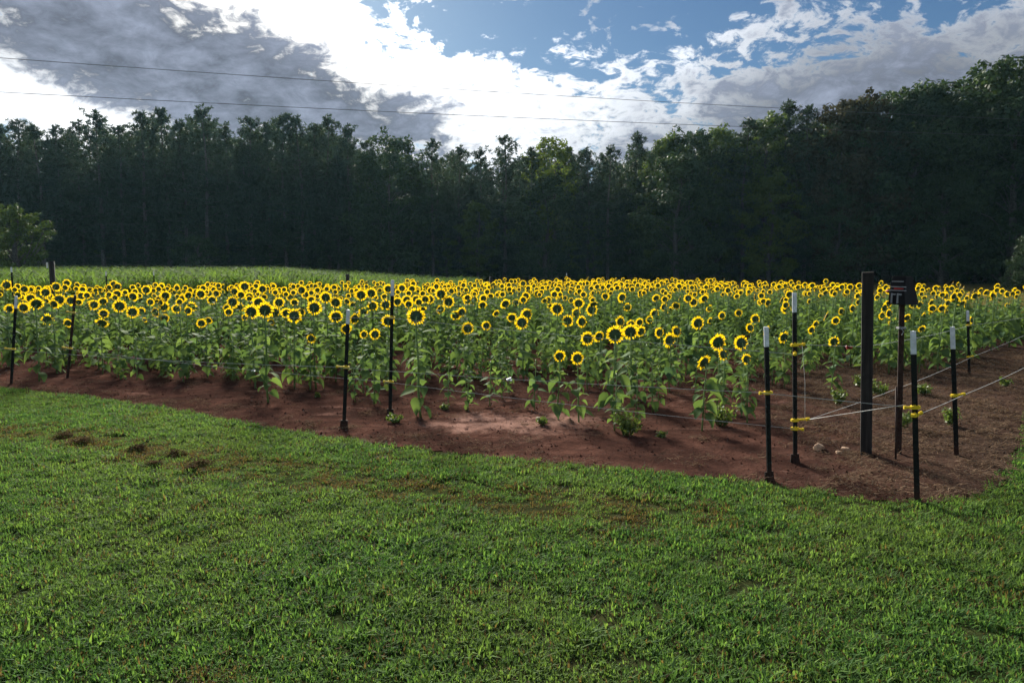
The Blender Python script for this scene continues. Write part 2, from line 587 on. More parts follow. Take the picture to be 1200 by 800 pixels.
def edge_fade(x, y):                   # the bed runs out level with the lawn
    if y > 15:
        return 1.0
    d = 9.0
    for (x0, y0), (x1, y1) in zip(DIRT[:24], DIRT[1:24]):
        ex, ey = x1 - x0, y1 - y0
        k = max(0.0, min(1.0, ((x - x0) * ex + (y - y0) * ey) / (ex * ex + ey * ey)))
        d = min(d, math.hypot(x - x0 - k * ex, y - y0 - k * ey))
    return min(1.0, d / 0.30)


def soil_z(x, y):
    z = 0.022 + 0.014 * nz3(x, y, 0.8, 3) + 0.010 * nz3(x, y, 3.1, 7) + 0.008 * nz3(x, y, 9, 1)
    return 0.005 + (z - 0.005) * edge_fade(x, y)


gm = MB()
gm.face([Vector((-1500, -600, 0)), Vector((1500, -600, 0)), Vector((1500, 2200, 0)), Vector((-1500, 2200, 0))])
tag(gm.build('ground', M['ground']), kind='structure')


def soil_sheet():
    mb = MB()
    ys = [4.2]
    while ys[-1] < 36.5:
        ys.append(ys[-1] + (0.05 if ys[-1] < 12.5 else 0.05 + (ys[-1] - 12.5) * 0.03))
    nx = 660
    V = {}

    def vid(i, j):
        k = (i, j)
        if k not in V:
            y = ys[j]
            half = max(8.5, 0.80 * y + 2)
            x = -half + 2 * half * i / nx
            V[k] = len(mb.v)
            z = soil_z(x, y)
            if y < 14:
                c = abs(nz3(x, y, 17, 5))
                z += (0.012 * c + 0.008 * nz3(x, y, 35, 2)) * edge_fade(x, y)
            mb.v.append(Vector((x, y, z)))
        return V[k]
    for j in range(len(ys) - 1):
        y = (ys[j] + ys[j + 1]) / 2
        half = max(8.5, 0.80 * y + 2)
        for i in range(nx):
            x = -half + 2 * half * (i + 0.5) / nx
            w = 0.07 * nz3(x, y, 2.3, 11) + 0.03 * nz3(x, y, 9, 4)
            if inside(DIRT, x + w, y - w):
                mb.f.append((vid(i, j), vid(i + 1, j), vid(i + 1, j + 1), vid(i, j + 1)))
                mb.mi.append(0)
    return mb


so_ = soil_sheet().build('soil', M['soil'], None, True)
tag(so_, 'bare red clay plot under the sunflowers', None, None, 'structure')

# ---------------- lawn


def blade(mb, x, y, h, w, ang, bend, z=0.0, mi=0, seg=3):
    d = Vector((math.cos(ang), math.sin(ang), 0))
    s = Vector((-d.y, d.x, 0))
    L, Rr = [], []
    for k in range(seg):
        t = k / seg
        c = Vector((x, y, z)) + d * (bend * h * t * t) + Vector((0, 0, h * t * (1 - 0.35 * bend * t)))
        ww = w * (1 - 0.55 * t * t) / 2
        L.append(c - s * ww)
        Rr.append(c + s * ww)
    tip = Vector((x, y, z)) + d * (bend * h) + Vector((0, 0, h * (1 - 0.35 * bend)))
    i = len(mb.v)
    for a, b in zip(L, Rr):
        mb.v += [a, b]
    mb.v.append(tip)
    for k in range(seg - 1):
        mb.f.append((i + 2 * k, i + 2 * k + 1, i + 2 * k + 3, i + 2 * k + 2))
        mb.mi.append(mi)
    mb.f.append((i + 2 * seg - 2, i + 2 * seg - 1, i + 2 * seg))
    mb.mi.append(mi)


def grass_clump(n, rad, hlo, hhi, w, mat, seg=2):
    mb = MB()
    for _ in range(n):
        r = rad * math.sqrt(random.random())
        a = rnd(0, 6.283)
        blade(mb, r * math.cos(a), r * math.sin(a), rnd(hlo, hhi), w * rnd(0.7, 1.4), rnd(0, 6.283), rnd(0.2, 1.15), 0, 0, seg)
    return mb.mesh('grass_clump', mat)


clumps = [grass_clump(46, 0.085, 0.018, 0.048, 0.0068, M['lawn']) for _ in range(7)]
clumps += [grass_clump(30, 0.05, 0.032, 0.062, 0.0078, M['lawn']) for _ in range(2)]


def front_y(x):
    for (x0, y0), (x1, y1) in zip(EDGE, EDGE[1:]):
        if x0 <= x <= x1 and x1 > x0:
            return y0 + (y1 - y0) * (x - x0) / (x1 - x0)
    return 99


pts = []
for _ in range(80000):
    x, y = rnd(-13, 11), rnd(1.5, 14)
    if abs(x) > 0.74 * y + 1.4:
        continue
    w = 0.05 * nz3(x, y, 5, 8)
    if inside(DIRT, x + w, y + w):
        continue
    if x < 4.4 and y > front_y(x) + 0.05:
        continue
    sc = rnd(0.7, 1.25) * (1 + 0.30 * nz3(x, y, 0.9, 2) + 0.22 * nz3(x, y, 4.5, 6))
    ld = min((Vector((x, y)) - (a.xy + (b.xy - a.xy) * max(0, min(1, (Vector((x, y)) - a.xy).dot(b.xy - a.xy) / (b.xy - a.xy).length_squared)))).length for a, b in zip(STREAK, STREAK[1:]))
    if ld < 0.3:
        sc *= 0.7
    pts.append((x, y, -0.003, (rnd(-.15, .15), rnd(-.15, .15), rnd(0, 6.28)), sc, random.randrange(9) if random.random() < .5 else random.randrange(7)))
scatter('lawn', pts, clumps, 'short mown green lawn in the foreground', 'lawn')
NLAWN = len(pts)

# clods, litter and straw on the bare soil


def clod(seed):
    random.seed(seed)
    import bmesh
    bm = bmesh.new()
    bmesh.ops.create_icosphere(bm, subdivisions=2, radius=1)
    for v in bm.verts:
        v.co *= 1 + 0.45 * noise.noise(v.co * 1.3 + Vector((seed, 0, 0)))
        v.co.z *= 0.65
    me = bpy.data.meshes.new('clod')
    bm.to_mesh(me)
    bm.free()
    me.materials.append(M['soil'])
    return me


pts = []
for _ in range(24000):
    x, y = rnd(-11, 9), rnd(4.4, 13.5)
    if inside(DIRT, x, y) and abs(x) < 0.75 * y + 1 and nz3(x, y, 1.1, 9) > -0.25:
        s = 0.003 + 0.009 * random.random() ** 4 + (0.01 if random.random() < 0.004 else 0)
        pts.append((x, y, soil_z(x, y) + 0.004, (rnd(0, 6), rnd(0, 6), rnd(0, 6)), s, random.randrange(5)))
scatter('soil_clods', pts, [clod(k) for k in range(5)], 'small crumbs of red clay strewn over the bare soil', 'clods')
random.seed(21)


def straw_clump(n, rad, ln, mat):
    mb = MB()
    for _ in range(n):
        r = rad * math.sqrt(random.random())
        a, b = rnd(0, 6.283), rnd(0, 6.283)
        l = ln * rnd(0.4, 1.3)
        c = Vector((r * math.cos(a), r * math.sin(a), rnd(0.002, 0.02)))
        d = Vector((math.cos(b), math.sin(b), rnd(-.15, .3)))
        s = Vector((-d.y, d.x, 0.2)) * rnd(0.0012, 0.003)
        k = c + d * l * 0.5 + Vector((rnd(-.01, .01), rnd(-.01, .01), rnd(0, .012)))
        e = c + d * l
        mb.face([c - s, c + s, k + s, k - s])
        mb.face([k - s, k + s, e])
    return mb.mesh('straw_clump', mat)


straws = [straw_clump(34, 0.12, 0.075, M['straw']) for _ in range(5)]
pts = []
for _ in range(9000):
    x, y = rnd(-11, 10), rnd(4.4, 14)
    if not inside(DIRT, x, y) or abs(x) > 0.75 * y + 1:
        continue
    dens = 1.0 if x - 0.2 * y > 1.25 + 0.4 * nz3(x, y, 1.2) else 0.07
    fy = front_y(x)
    if x < 3 and y < fy + 0.5:
        dens = max(dens, 0.32)
    if random.random() < dens:
        pts.append((x, y, soil_z(x, y) + 0.004, (rnd(-.2, .2), rnd(-.2, .2), rnd(0, 6.28)), rnd(0.7, 1.25), random.randrange(5)))
scatter('plant_litter', pts, straws, 'dry brown plant litter on the bare headland', 'litter')
# dark clumps of clippings lying on the lawn
for i, (px, py, wpx) in enumerate([(75, 513, 22), (97, 519, 26), (162, 528, 22), (205, 534, 28), (182, 547, 22), (236, 546, 26), (224, 553, 20)]):
    g0 = G(px, py)
    r = wpx * g0.y / F / 2
    mb = MB()
    for _ in range(120):
        q = Vector((random.gauss(0, r * .48), random.gauss(0, r * .40), 0))
        hh = max(0, 1 - q.length / (1.4 * r)) * 0.04 + 0.015
        a = rnd(0, 6.28)
        d = Vector((math.cos(a), math.sin(a), rnd(-.4, .5))) * rnd(0.02, 0.05)
        s = Vector((-d.y, d.x, 0)).normalized() * rnd(0.002, 0.005)
        c = q + Vector((0, 0, rnd(0.2, 1) * hh + 0.008))
        mb.face([c - d - s, c - d + s, c + d + s, c + d - s])
    o = mb.build('clipping_clump', M['deadgrass'], None, False, g0)
    where = ['leftmost, near the edge of the lawn', 'second from the left edge', 'third from the left edge', 'fourth from the left', 'below and left of the fourth one', 'the darkest and highest one',
             'just under the darkest one'][i]
    tag(o, 'dark brown clump of dead clippings on the lawn, ' + where, 'grass clump', 'clipping clumps on the lawn')

# ------------------------------------------------------------------ trees
random.seed(11)


def needle_tuft(mb, c, size, n, up):
    for _ in range(n):
        d = Vector((random.gauss(0, 1), random.gauss(0, 1), random.gauss(0, .8) + up)).normalized() * size * rnd(.6, 1.15)
        s = d.cross(Vector((rnd(-1, 1), rnd(-1, 1), rnd(-1, 1)))).normalized() * size * rnd(.07, .14)
        b = c + d * 0.05
        mb.face([b - s * .5, b + s * .5, b + d * .6 + s, b + d, b + d * .6 - s])


def make_pine(seed, H=17.0, lo=0.22, wide=3.0):
    random.seed(seed)
    tr, cr = MB(), MB()
    ph = rnd(0, 6)
    P = [Vector((0.25 * math.sin(ph + k * .7) * k / 10, 0.2 * math.cos(ph * 2 + k * .6) * k / 10, H * k / 10 - 0.1)) for k in range(11)]
    tr.tube(P, [0.21 * (1 - .085 * k) + .01 for k in range(11)], 7)
    nb = 84
    for b in range(nb):
        t = lo + (0.985 - lo) * (b / nb) ** 0.9
        k = min(9, int(t * 10))
        o = P[k].lerp(P[k + 1], t * 10 - k)
        prof = min(1.0, (1 - t) * 2.3 + 0.16) * (0.55 if t < 0.25 else 0.8 if t < .36 else 1.0)
        L = wide * prof * rnd(0.55, 1.12)
        a = b * 2.4 + rnd(-.5, .5)
        rise = rnd(-0.12, 0.25) + (t - .5) * 0.9
        d = Vector((math.cos(a), math.sin(a), rise))
        e = o + d * L + Vector((0, 0, .12 * L))
        midp = o.lerp(e, .5) - Vector((0, 0, 0.06 * L))
        tr.tube([o, midp, e], [.045 * (1.2 - t), .03 * (1.2 - t), .012], 4, cap=False)
        nt = 6 + int(L * 2.2)
        for q in range(nt):
            u = 0.32 + 0.68 * (q + random.random()) / nt
            c = (o.lerp(midp, u * 2) if u < .5 else midp.lerp(e, u * 2 - 1)) + Vector((random.gauss(0, .28), random.gauss(0, .28), random.gauss(0.04, .20))) * min(1, .3 + L * .25)
            needle_tuft(cr, c, rnd(.28, .48) * (1 if t < .6 else .8), 15, .4)
    for _ in range(9):
        needle_tuft(cr, P[10] + Vector((random.gauss(0, .2), random.gauss(0, .2), rnd(-.8, .15))), rnd(.3, .45), 12, .7)
    for b in range(7):      # bare dead limbs low down
        z = H * rnd(.07, lo)
        a = rnd(0, 6.28)
        tr.tube([(0, 0, z), (math.cos(a) * .7, math.sin(a) * .7, z + .05), (math.cos(a) * rnd(1, 1.8), math.sin(a) * rnd(1, 1.8), z + rnd(-.2, .3))], [.03, .02, .006], 4, cap=False)
    return tr.mesh('pine_trunk', M['bark'], True), cr.mesh('pine_crown', M['pine'])


def leaf_cards(mb, c, rad, n, size, flat=0.7, mi=0):
    for _ in range(n):
        d = Vector((random.gauss(0, 1), random.gauss(0, 1), random.gauss(0, 1))).normalized()
        p = c + Vector((d.x, d.y, d.z * flat)) * rad * (rnd(.25, 1.0) ** .6)
        nrm = (d + Vector((rnd(-1, 1), rnd(-1, 1), rnd(-.3, 1.3)))).normalized()
        a = nrm.cross(Vector((rnd(-1, 1), rnd(-1, 1), rnd(-1, 1)))).normalized()
        b = nrm.cross(a)
        s = size * rnd(.6, 1.3)
        mb.face([p - a * s, p - b * s * .55, p + a * s, p + b * s * .55], mi)


def make_broad(seed, H=16.0, wid=4.6, low=0.08, nclu=46, leaf=0.17, mat='oak', per=210, open_=1.0):
    random.seed(seed)
    tr, cr = MB(), MB()
    P = [Vector((0.4 * math.sin(seed + k * .8) * k / 8, 0.3 * math.cos(seed * 2 + k) * k / 8, H * .88 * k / 8 - .1)) for k in range(9)]
    tr.tube(P, [0.30 * (1 - .11 * k) + .01 for k in range(9)], 8)
    for q in range(nclu):
        t = low + (1 - low) * ((q + random.random()) / nclu)
        prof = math.sin(math.pi * min(1, .18 + .80 * t) ** 1.15) ** .6 * wid
        a = q * 2.399 + rnd(-.4, .4)
        r = prof * rnd(.30, 1.02)
        c = Vector((r * math.cos(a), r * math.sin(a), H * (0.05 + .92 * t) + rnd(-.5, .4)))
        k = min(7, max(0, int((c.z - .22 * r - .5) / (H * .88) * 8)))
        o = P[k]
        tr.tube([o, o.lerp(c, .5) + Vector((0, 0, .12 * r)), c], [.09 * (1.15 - t), .05 * (1.15 - t), .012], 4, cap=False)
        rad = rnd(.75, 1.5) * wid / 4.6
        leaf_cards(cr, c, rad, int(per * rnd(.6, 1.25)), leaf, .65)
        for _ in range(3):
            d = Vector((random.gauss(0, 1), random.gauss(0, 1), random.gauss(.2, .7))).normalized()
            leaf_cards(cr, c + d * rad * 1.05, rad * .45, int(per * .16 * open_), leaf, .8)
    return tr.mesh('broad_trunk', M['bark'], True), cr.mesh('broad_crown', M[mat])


PINES = [make_pine(s, 17, lo, w) for s, lo, w in ((1, .10, 3.5), (2, .16, 3.2), (3, .08, 3.8), (4, .13, 3.0), (5, .20, 3.6), (6, .10, 3.3))]
BROAD = [make_broad(31, 16, 4.6, .05, 46), make_broad(32, 16, 5.0, .04, 50), make_broad(33, 16, 4.2, .06, 44, mat='oak_mid'), make_broad(34, 16, 4.6, .05, 46, mat='oak_brown'), make_broad(35, 16, 4.4, .05, 44, mat='oak_light')]
ORD = ['', 'first', 'second', 'third', 'fourth', 'fifth', 'sixth', 'seventh', 'eighth', 'ninth', 'tenth', 'eleventh', 'twelfth', 'thirteenth', 'fourteenth', 'fifteenth', 'sixteenth',
       'seventeenth', 'eighteenth', 'nineteenth', 'twentieth']
TENS = {2: 'twenty', 3: 'thirty', 4: 'forty', 5: 'fifty', 6: 'sixty', 7: 'seventy', 8: 'eighty', 9: 'ninety'}


def ordinal(n):
    if n <= 20:
        return ORD[n]
    t, u = divmod(n, 10)
    return TENS[t] + '-' + ORD[u] if u else TENS[t][:-1] + 'ieth'


def tree_dist(px):
    K = [(-300, 82), (0, 80), (600, 76), (700, 71), (900, 66), (1200, 56), (1500, 46)]
    for (a, b), (c, d) in zip(K, K[1:]):
        if px <= c:
            return b + (d - b) * (px - a) / (c - a)
    return 46


# tree tops read off the skyline: (pixel x, pixel y of the tip, kind)
TOPS = [(-70, 140, 'p'), (-35, 146, 'p'), (-5, 142, 'p'), (18, 138, 'p'), (42, 146, 'p'), (66, 146, 'p'), (90, 140, 'p'), (112, 130, 'p'), (138, 146, 'p'), (164, 130, 'p'), (190, 126, 'p'), (212, 140, 'p'),
        (237, 124, 'p'), (262, 146, 'p'), (290, 136, 'p'), (312, 142, 'p'), (330, 131, 'p'), (350, 135, 'p'), (382, 134, 'p'), (408, 146, 'p'), (430, 164, 'p'), (455, 157, 'b'), (482, 180, 'p'), (506, 162, 'p'),
        (538, 170, 'p'), (562, 173, 'p'), (592, 158, 'p'), (622, 172, 'p'), (650, 162, 'l'), (690, 172, 'p'), (714, 170, 'p'), (748, 155, 'p'), (782, 154, 'm'), (812, 152, 'b'), (842, 146, 'm'),
        (875, 138, 'p'), (900, 130, 'm'), (925, 118, 'p'), (950, 122, 'p'), (985, 116, 'r'), (1015, 110, 'r'), (1048, 106, 'b'), (1078, 94, 'b'), (1120, 92, 'b'), (1160, 74, 'b'), (1200, 62, 'b'), (1245, 55, 'b'), (1300, 50, 'b')]
nth = 0
NAMES = {'p': ('pine_tree', 'dark pine with tufted needles', 'pine'), 'b': ('broadleaf_tree', 'dark green broadleaf tree', 'tree'), 'm': ('broadleaf_tree', 'mid-green broadleaf tree', 'tree'), 'l': ('broadleaf_tree', 'yellow-green broadleaf tree', 'tree'), 'r': ('broadleaf_tree', 'brownish broadleaf tree with round crown', 'tree')}
random.seed(5)
for i, (px, py, kd) in enumerate(TOPS):
    d = tree_dist(px) + rnd(-2.0, 2.0)
    tip = at(px, py, d)
    nm, desc, cat = NAMES[kd]
    if kd == 'p':
        me = PINES[i % 6]
        s = tip.z / 17.2
    else:
        me = {'b': BROAD[i % 2], 'm': BROAD[2], 'r': BROAD[3], 'l': BROAD[4]}[kd]
        s = tip.z / 16.3
    on = -20 < px < 1220
    if on:
        nth += 1
    lab = '%s in far tree line, %s from the left' % (desc, ordinal(nth)) if on else '%s outside the %s edge, %s' % (desc, 'left' if px < 0 else 'right', {-70: 'outermost', -35: 'next to the view', 1245: 'next to the view', 1300: 'outermost'}[px])
    t = thing(nm, lab, cat, (tip.x, d, 0), 'trees of the far tree line')
    t.rotation_euler = (0, 0, rnd(0, 6.28))
    t.scale = (s * rnd(.92, 1.1), s * rnd(.92, 1.1), s)
    link('trunk', me[0], t)
    link('crown', me[1], t)

# lower trees and bushes at the foot of the wood, each one readable
edge_broad = [(795, 178, -5, 'b', 'broadleaf tree with rounded pale edge where the pines end'), (905, 205, -4, 'l', 'small yellow-green tree glowing within the dark right-hand wood'),
              (640, 205, -3, 'b', 'low dark broadleaf tree below the yellow-green crown'), (985, 215, -4, 'b', 'low dark broadleaf tree left of the wooden post top'), (1110, 200, -4, 'b', 'low dark broadleaf tree above the white-topped posts'),
              (560, 235, -2, 'b', 'low dark bushy tree under the middle of the pine wood'), (445, 230, -2, 'b', 'low dark bushy tree above the middle T-post')]
for px, py, dd, kd, lab in edge_broad:
    d = tree_dist(px) + dd
    tip = at(px, py, d)
    me = {'b': BROAD[int(px) % 3], 'l': BROAD[4]}[kd]
    s = tip.z / 16.3
    t = thing('broadleaf_tree', lab, 'tree', (tip.x, d, 0), 'low trees along the wood edge')
    t.rotation_euler = (0, 0, rnd(0, 6.28))
    t.scale = (s * 1.25, s * 1.25, s)
    link('trunk', me[0], t)
    link('crown', me[1], t)

# round bush, small tree left, shrub right
bt, bc = make_broad(51, 4.5, 2.3, .02, 26, .11, 'oak', 150)
p = at(232, 276, 68)
t = thing('bush', 'round dark green bush at the foot of the pines', 'bush', (p.x, 68, 0))
t.scale = (p.z / 4.6,) * 3
link('stem', bt, t)
link('crown', bc, t)
bt, bc = make_broad(52, 6, 2.1, .18, 32, .10, 'oak_mid', 150)
p = at(14, 240, 52)
t = thing('small_tree', 'small pale green leaning tree in front of the pines at the left edge', 'tree', (p.x + 0.4, 52, 0))
t.scale = (p.z / 6.1,) * 3
t.rotation_euler = (0, R(-5), 1.0)
link('trunk', bt, t)
link('crown', bc, t)
mb, cb = MB(), MB()
b0 = Vector((.2, 0, 1.6))
for q in ((1.6, -.2, 4.3), (2.3, .2, 4.6), (2.6, 0, 4.0), (1.9, .3, 3.6)):
    mb.tube([b0, b0.lerp(Vector(q), .5) + Vector((.1, 0, -.1)), q], [.06, .035, .01], 5)
    leaf_cards(cb, Vector(q), .55, 110, .09, .5)
mb.build('limb', M['bark'], t).rotation_euler = (0, 0, -1.0)
cb.build('side_crown', M['oak_mid'], t).rotation_euler = (0, 0, -1.0)
bt, bc = make_broad(53, 4.5, 2.2, .01, 30, .085, 'oak', 190)
p = at(1200, 276, 40)
t = thing('bush', 'green shrub reaching into view at the right edge', 'bush', (p.x + .5, 40, 0))
t.scale = (p.z / 4.4,) * 3
link('stem', bt, t)
link('crown', bc, t)

# the depth of the wood behind the front trees: one mass
wood_meshes = []
for tr, cr in PINES[:4] + BROAD[:3]:
    mb = bpy.data.meshes.new('wood_tree')
    vs = [v.co[:] for v in tr.vertices] + [v.co[:] for v in cr.vertices]
    n0 = len(tr.vertices)
    fs = [tuple(p_.vertices) for p_ in tr.polygons] + [tuple(k + n0 for k in p_.vertices) for p_ in cr.polygons]
    mb.from_pydata(vs, [], fs)
    mb.materials.append(tr.materials[0])
    mb.materials.append(cr.materials[0])
    nt = len(tr.polygons)
    mb.polygons.foreach_set('material_index', [0] * nt + [1] * len(cr.polygons))
    wood_meshes.append(mb)
pts = []


def sky_y(px):
    for (a, b, _), (c, d, _) in zip(TOPS, TOPS[1:]):
        if a <= px <= c:
            return b + (d - b) * (px - a) / (c - a)
    return 140 if px < 0 else 55


for row in range(6):
    for k in range(64):
        px = -330 + 1900 * (k + random.random()) / 64
        d = tree_dist(px) + 3 + row * 4.5 + rnd(-2, 2)
        topz = at(px, sky_y(px) + 14 + rnd(-6, 34), d).z
        x = at(px, 300, d).x
        right = px > 730
        idx = random.choice((4, 5, 6)) if right and random.random() < .8 else random.randrange(4)
        pts.append((x, d, 0, (0, 0, rnd(0, 6.28)), topz / 17, idx))
for row in range(4):                    # understorey closes the gaps low down
    for k in range(90):
        px = -330 + 1900 * (k + random.random()) / 90
        d = tree_dist(px) + 2.5 + row * 6 + rnd(-2, 2)
        x = at(px, 300, d).x
        pts.append((x, d, -0.3, (0, 0, rnd(0, 6.28)), rnd(.28, .6), random.choice((4, 5, 6))))
scatter('background_wood', pts, wood_meshes, 'depth of the dark wood behind the front trees', 'wood')

# ------------------------------------------------------------------ crop band and rough grass
random.seed(8)


def crop_plant():
    mb = MB()
    for _ in range(5):
        bx, by = rnd(-.28, .28), rnd(-.28, .28)
        h = rnd(.9, 1.25)
        mb.tube([(bx, by, 0), (bx + rnd(-.04, .04), by, h)], [.012, .006], 4, cap=False)
        for q in range(8):
            blade(mb, bx, by, rnd(.35, .55), rnd(.04, .06), rnd(0, 6.28), rnd(.7, 1.2), h * (.15 + .11 * q), 0, 3)
    return mb.mesh('crop_plant', M['crop'])


crops = [crop_plant() for _ in range(4)]
pts = []
CROP = [(-45, 24), (-19, 19.8), (-9, 25.2), (-2.2, 32), (-1.5, 41), (-2.5, 50), (-45, 50)]
for _ in range(9000):
    x, y = rnd(-42, 3), rnd(19, 50)
    if inside(CROP, x, y) and abs(x) < .78 * y + 3:
        pts.append((x, y, 0, (0, 0, rnd(0, 6.28)), rnd(.92, 1.15) * (.93 + .005 * (y - 20)) * max(.62, min(1, 1 - (600 + F * x / y - 330) / 520)), random.randrange(4)))
scatter('crop_band', pts, crops, 'band of tall green leafy crop behind the sunflowers on the left', 'crop')
roughs = [grass_clump(60, .3, .15, .5, .02, M['dry']) for _ in range(4)]
pts = []
for _ in range(15000):
    y = rnd(19, 70)
    x = rnd(-.8, .8) * y
    if inside(DIRT, x, y) or inside(CROP, x, y) or y < 27 and x < 8:
        continue
    pts.append((x, y, 0, (0, 0, rnd(0, 6.28)), rnd(.6, 1.2), random.randrange(4)))
scatter('rough_grass', pts, roughs, 'rough dry grass between the field and the wood', 'grass')

# ------------------------------------------------------------------ sunflowers
random.seed(3)


def leaf_mesh(mb, L, droop, fold, mi=0, M4=None):
    """heart-shaped leaf along +X with its stalk"""
    st = 0.35 * L
    w = 0.46 * L
    xs = [0, .12, .35, .6, .82, 1.0]
    ws = [.55, .95, 1.0, .72, .36, .0]
    bk = [-.10, -.04, 0, 0, 0, 0]
    V = []
    for k, (x, ww, b) in enumerate(zip(xs, ws, bk)):
        zc_ = -droop * L * x * x
        X = st + x * L
        row = []
        for s in (-1, -.5, 0, .5, 1):
            row.append(Vector((X + (b * L if abs(s) > .4 else 0) * abs(s), s * w * ww * math.cos(fold), zc_ + abs(s) * w * ww * math.sin(fold) + rnd(-.012, .012) * L)))
        V.append(row)
    i0 = len(mb.v)
    pts_ = [p_ for r in V for p_ in r]
    if M4:
        pts_ = [M4 @ p_ for p_ in pts_]
    mb.v += pts_
    for k in range(5):
        for s in range(4):
            a = i0 + k * 5 + s
            mb.f.append((a, a + 1, a + 6, a + 5))
            mb.mi.append(mi)
    P = [Vector((0, 0, 0)), Vector((st * .5, 0, .05 * L)), Vector((st + .04 * L, 0, 0))]
    if M4:
        P = [M4 @ p_ for p_ in P]
    mb.tube(P, .0032, 3, mi, cap=False)


LEAVES = []
for k in range(6):
    mb = MB()
    leaf_mesh(mb, 0.16, (.25, .45, .7, .35, .55, .15)[k], (.15, .3, .1, .4, .2, .25)[k])
    LEAVES.append(mb)
LEAF_ME = [mb.mesh('sunflower_leaf', M['sf_leaf'], True) for mb in LEAVES]
TILT = R(12)


def head_parts(n, seed, ragged):
    """flower looking along +Y, radius 1; camera normally sees its green back"""
    random.seed(seed)
    g, pe, di = MB(), MB(), MB()
    nr, ns = 5, 20
    prof = [(0.0, -.34), (.20, -.32), (.42, -.24), (.57, -.10), (.60, .02)]
    i0 = len(g.v)
    for r, y in prof:
        for j in range(ns):
            a = 6.28318 * j / ns
            g.v.append(Vector((max(r, .02) * math.cos(a), y, max(r, .02) * math.sin(a))))
    for k in range(nr - 1):
        for j in range(ns):
            a, b = i0 + k * ns + j, i0 + k * ns + (j + 1) % ns
            g.f.append((a, b, b + ns, a + ns))
            g.mi.append(0)
    for q in range(26):                      # pointed bracts
        a = 6.28318 * q / 26 + rnd(-.1, .1)
        rr = .38 + .12 * (q % 2)
        L = rnd(.20, .32)
        c, t_ = Vector((math.cos(a), 0, math.sin(a))), Vector((-math.sin(a), 0, math.cos(a)))
        b0 = c * rr + Vector((0, -.27 + .1 * (q % 2), 0))
        g.face([b0 - t_ * .085, b0 + t_ * .085, b0 + c * L * .6 + t_ * .06 + Vector((0, -.01, 0)), b0 + c * L + Vector((0, -.06, 0)), b0 + c * L * .6 - t_ * .06 + Vector((0, -.01, 0))])
    for q in range(n):
        if random.random() < ragged:
            continue
        a = 6.28318 * q / n + rnd(-.09, .09)
        L = rnd(.34, .54)
        wv = rnd(.075, .115)
        c, t_ = Vector((math.cos(a), 0, math.sin(a))), Vector((-math.sin(a), 0, math.cos(a)))
        y0 = .02 + .05 * (q % 2)
        bend = rnd(-.16, .10)
        tw = rnd(-.5, .5)
        t2 = t_ * math.cos(tw) + Vector((0, math.sin(tw), 0))
        b0 = c * .52 + Vector((0, y0, 0))
        b1 = c * (.52 + L * .45) + Vector((0, y0 + bend * .3, 0))
        b2 = c * (.52 + L * .8) + Vector((0, y0 + bend * .8, 0))
        b3 = c * (.52 + L) + Vector((0, y0 + bend, 0))
        i = len(pe.v)
        pe.v += [b0 - t2 * wv * .55, b0 + t2 * wv * .55, b1 - t2 * wv, b1 + t2 * wv, b2 - t2 * wv * .7, b2 + t2 * wv * .7, b3]
        pe.f += [(i, i + 1, i + 3, i + 2), (i + 2, i + 3, i + 5, i + 4), (i + 4, i + 5, i + 6)]
        pe.mi += [0, 0, 0]
    for r, y in ((.02, .13), (.32, .12), (.58, .05)):
        for j in range(16):
            a = 6.28318 * j / 16
            di.v.append(Vector((r * math.cos(a), y, r * math.sin(a))))
    for k in range(2):
        for j in range(16):
            a, b = k * 16 + j, k * 16 + (j + 1) % 16
            di.f.append((a, a + 16, b + 16, b))
            di.mi.append(0)
    return g, pe, di


HEADS = [head_parts(30, 100 + k, rg) for k, rg in enumerate((.0, .03, .05, .12, .3))]
HEAD_ME = [(g.mesh('flower_back', M['bract'], True), pe.mesh('petal_ring', M['petal']), di.mesh('seed_disc', M['disc'], True)) for g, pe, di in HEADS]


def stem_mb(lean, seed):
    """stem of a plant 1 m high (to the flower centre), hooking into the flower's back"""
    random.seed(seed)
    mb = MB()
    P = [Vector((0, 0, -.03)), Vector((rnd(-.02, .02), 0, .25)), Vector((lean * .5, -.01, .55)), Vector((lean, -.02, .82)), Vector((lean, -.035, .92)), Vector((lean, -.028, .975)), Vector((lean, 0.0, 1.0))]
    mb.tube(P, [.013, .012, .011, .009, .008, .008, .009], 6)
    return mb


STEM_LEAN = [-.03, .0, .03, .015]
STEMS = [stem_mb(l, 200 + k) for k, l in enumerate(STEM_LEAN)]
STEM_ME = [s.mesh('sunflower_stem', M['sf_stem'], True) for s in STEMS]


def leaf_spots(n, seed, lean, lo=.10, hi=.90):
    """placement matrices of the leaves on a plant 1 m high"""
    random.seed(seed)
    out = []
    for k in range(n):
        t = (k + .5 * random.random()) / n
        z = lo + (hi - lo) * t
        size = (.50 + .52 * math.sin(math.pi * min(1, .18 + .75 * t))) * rnd(.65, 1.25) * (1 if t < .75 else .75)
        a = k * 2.4 + rnd(-.5, .5)
        pitch = rnd(-.75, .15) + .45 * (t > .7)
        x = lean * min(1, max(0, (z - .2) / .6))
        out.append(Matrix.Translation((x, -.01 * t, z)) @ Matrix.Rotation(a, 4, 'Z') @ Matrix.Rotation(-pitch, 4, 'Y') @ Matrix.Rotation(rnd(-.5, .5), 4, 'X') @ Matrix.Scale(size, 4))
    return out


FOLIAGE = []
for k in range(6):
    mb = MB()
    for q, m4 in enumerate(leaf_spots(24, 300 + k, STEM_LEAN[k % 4])):
        mb.extend(LEAVES[q % 6], m4)
    FOLIAGE.append(mb)
FOL_ME = [f.mesh('sunflower_foliage', M['sf_leaf'], True) for f in FOLIAGE]

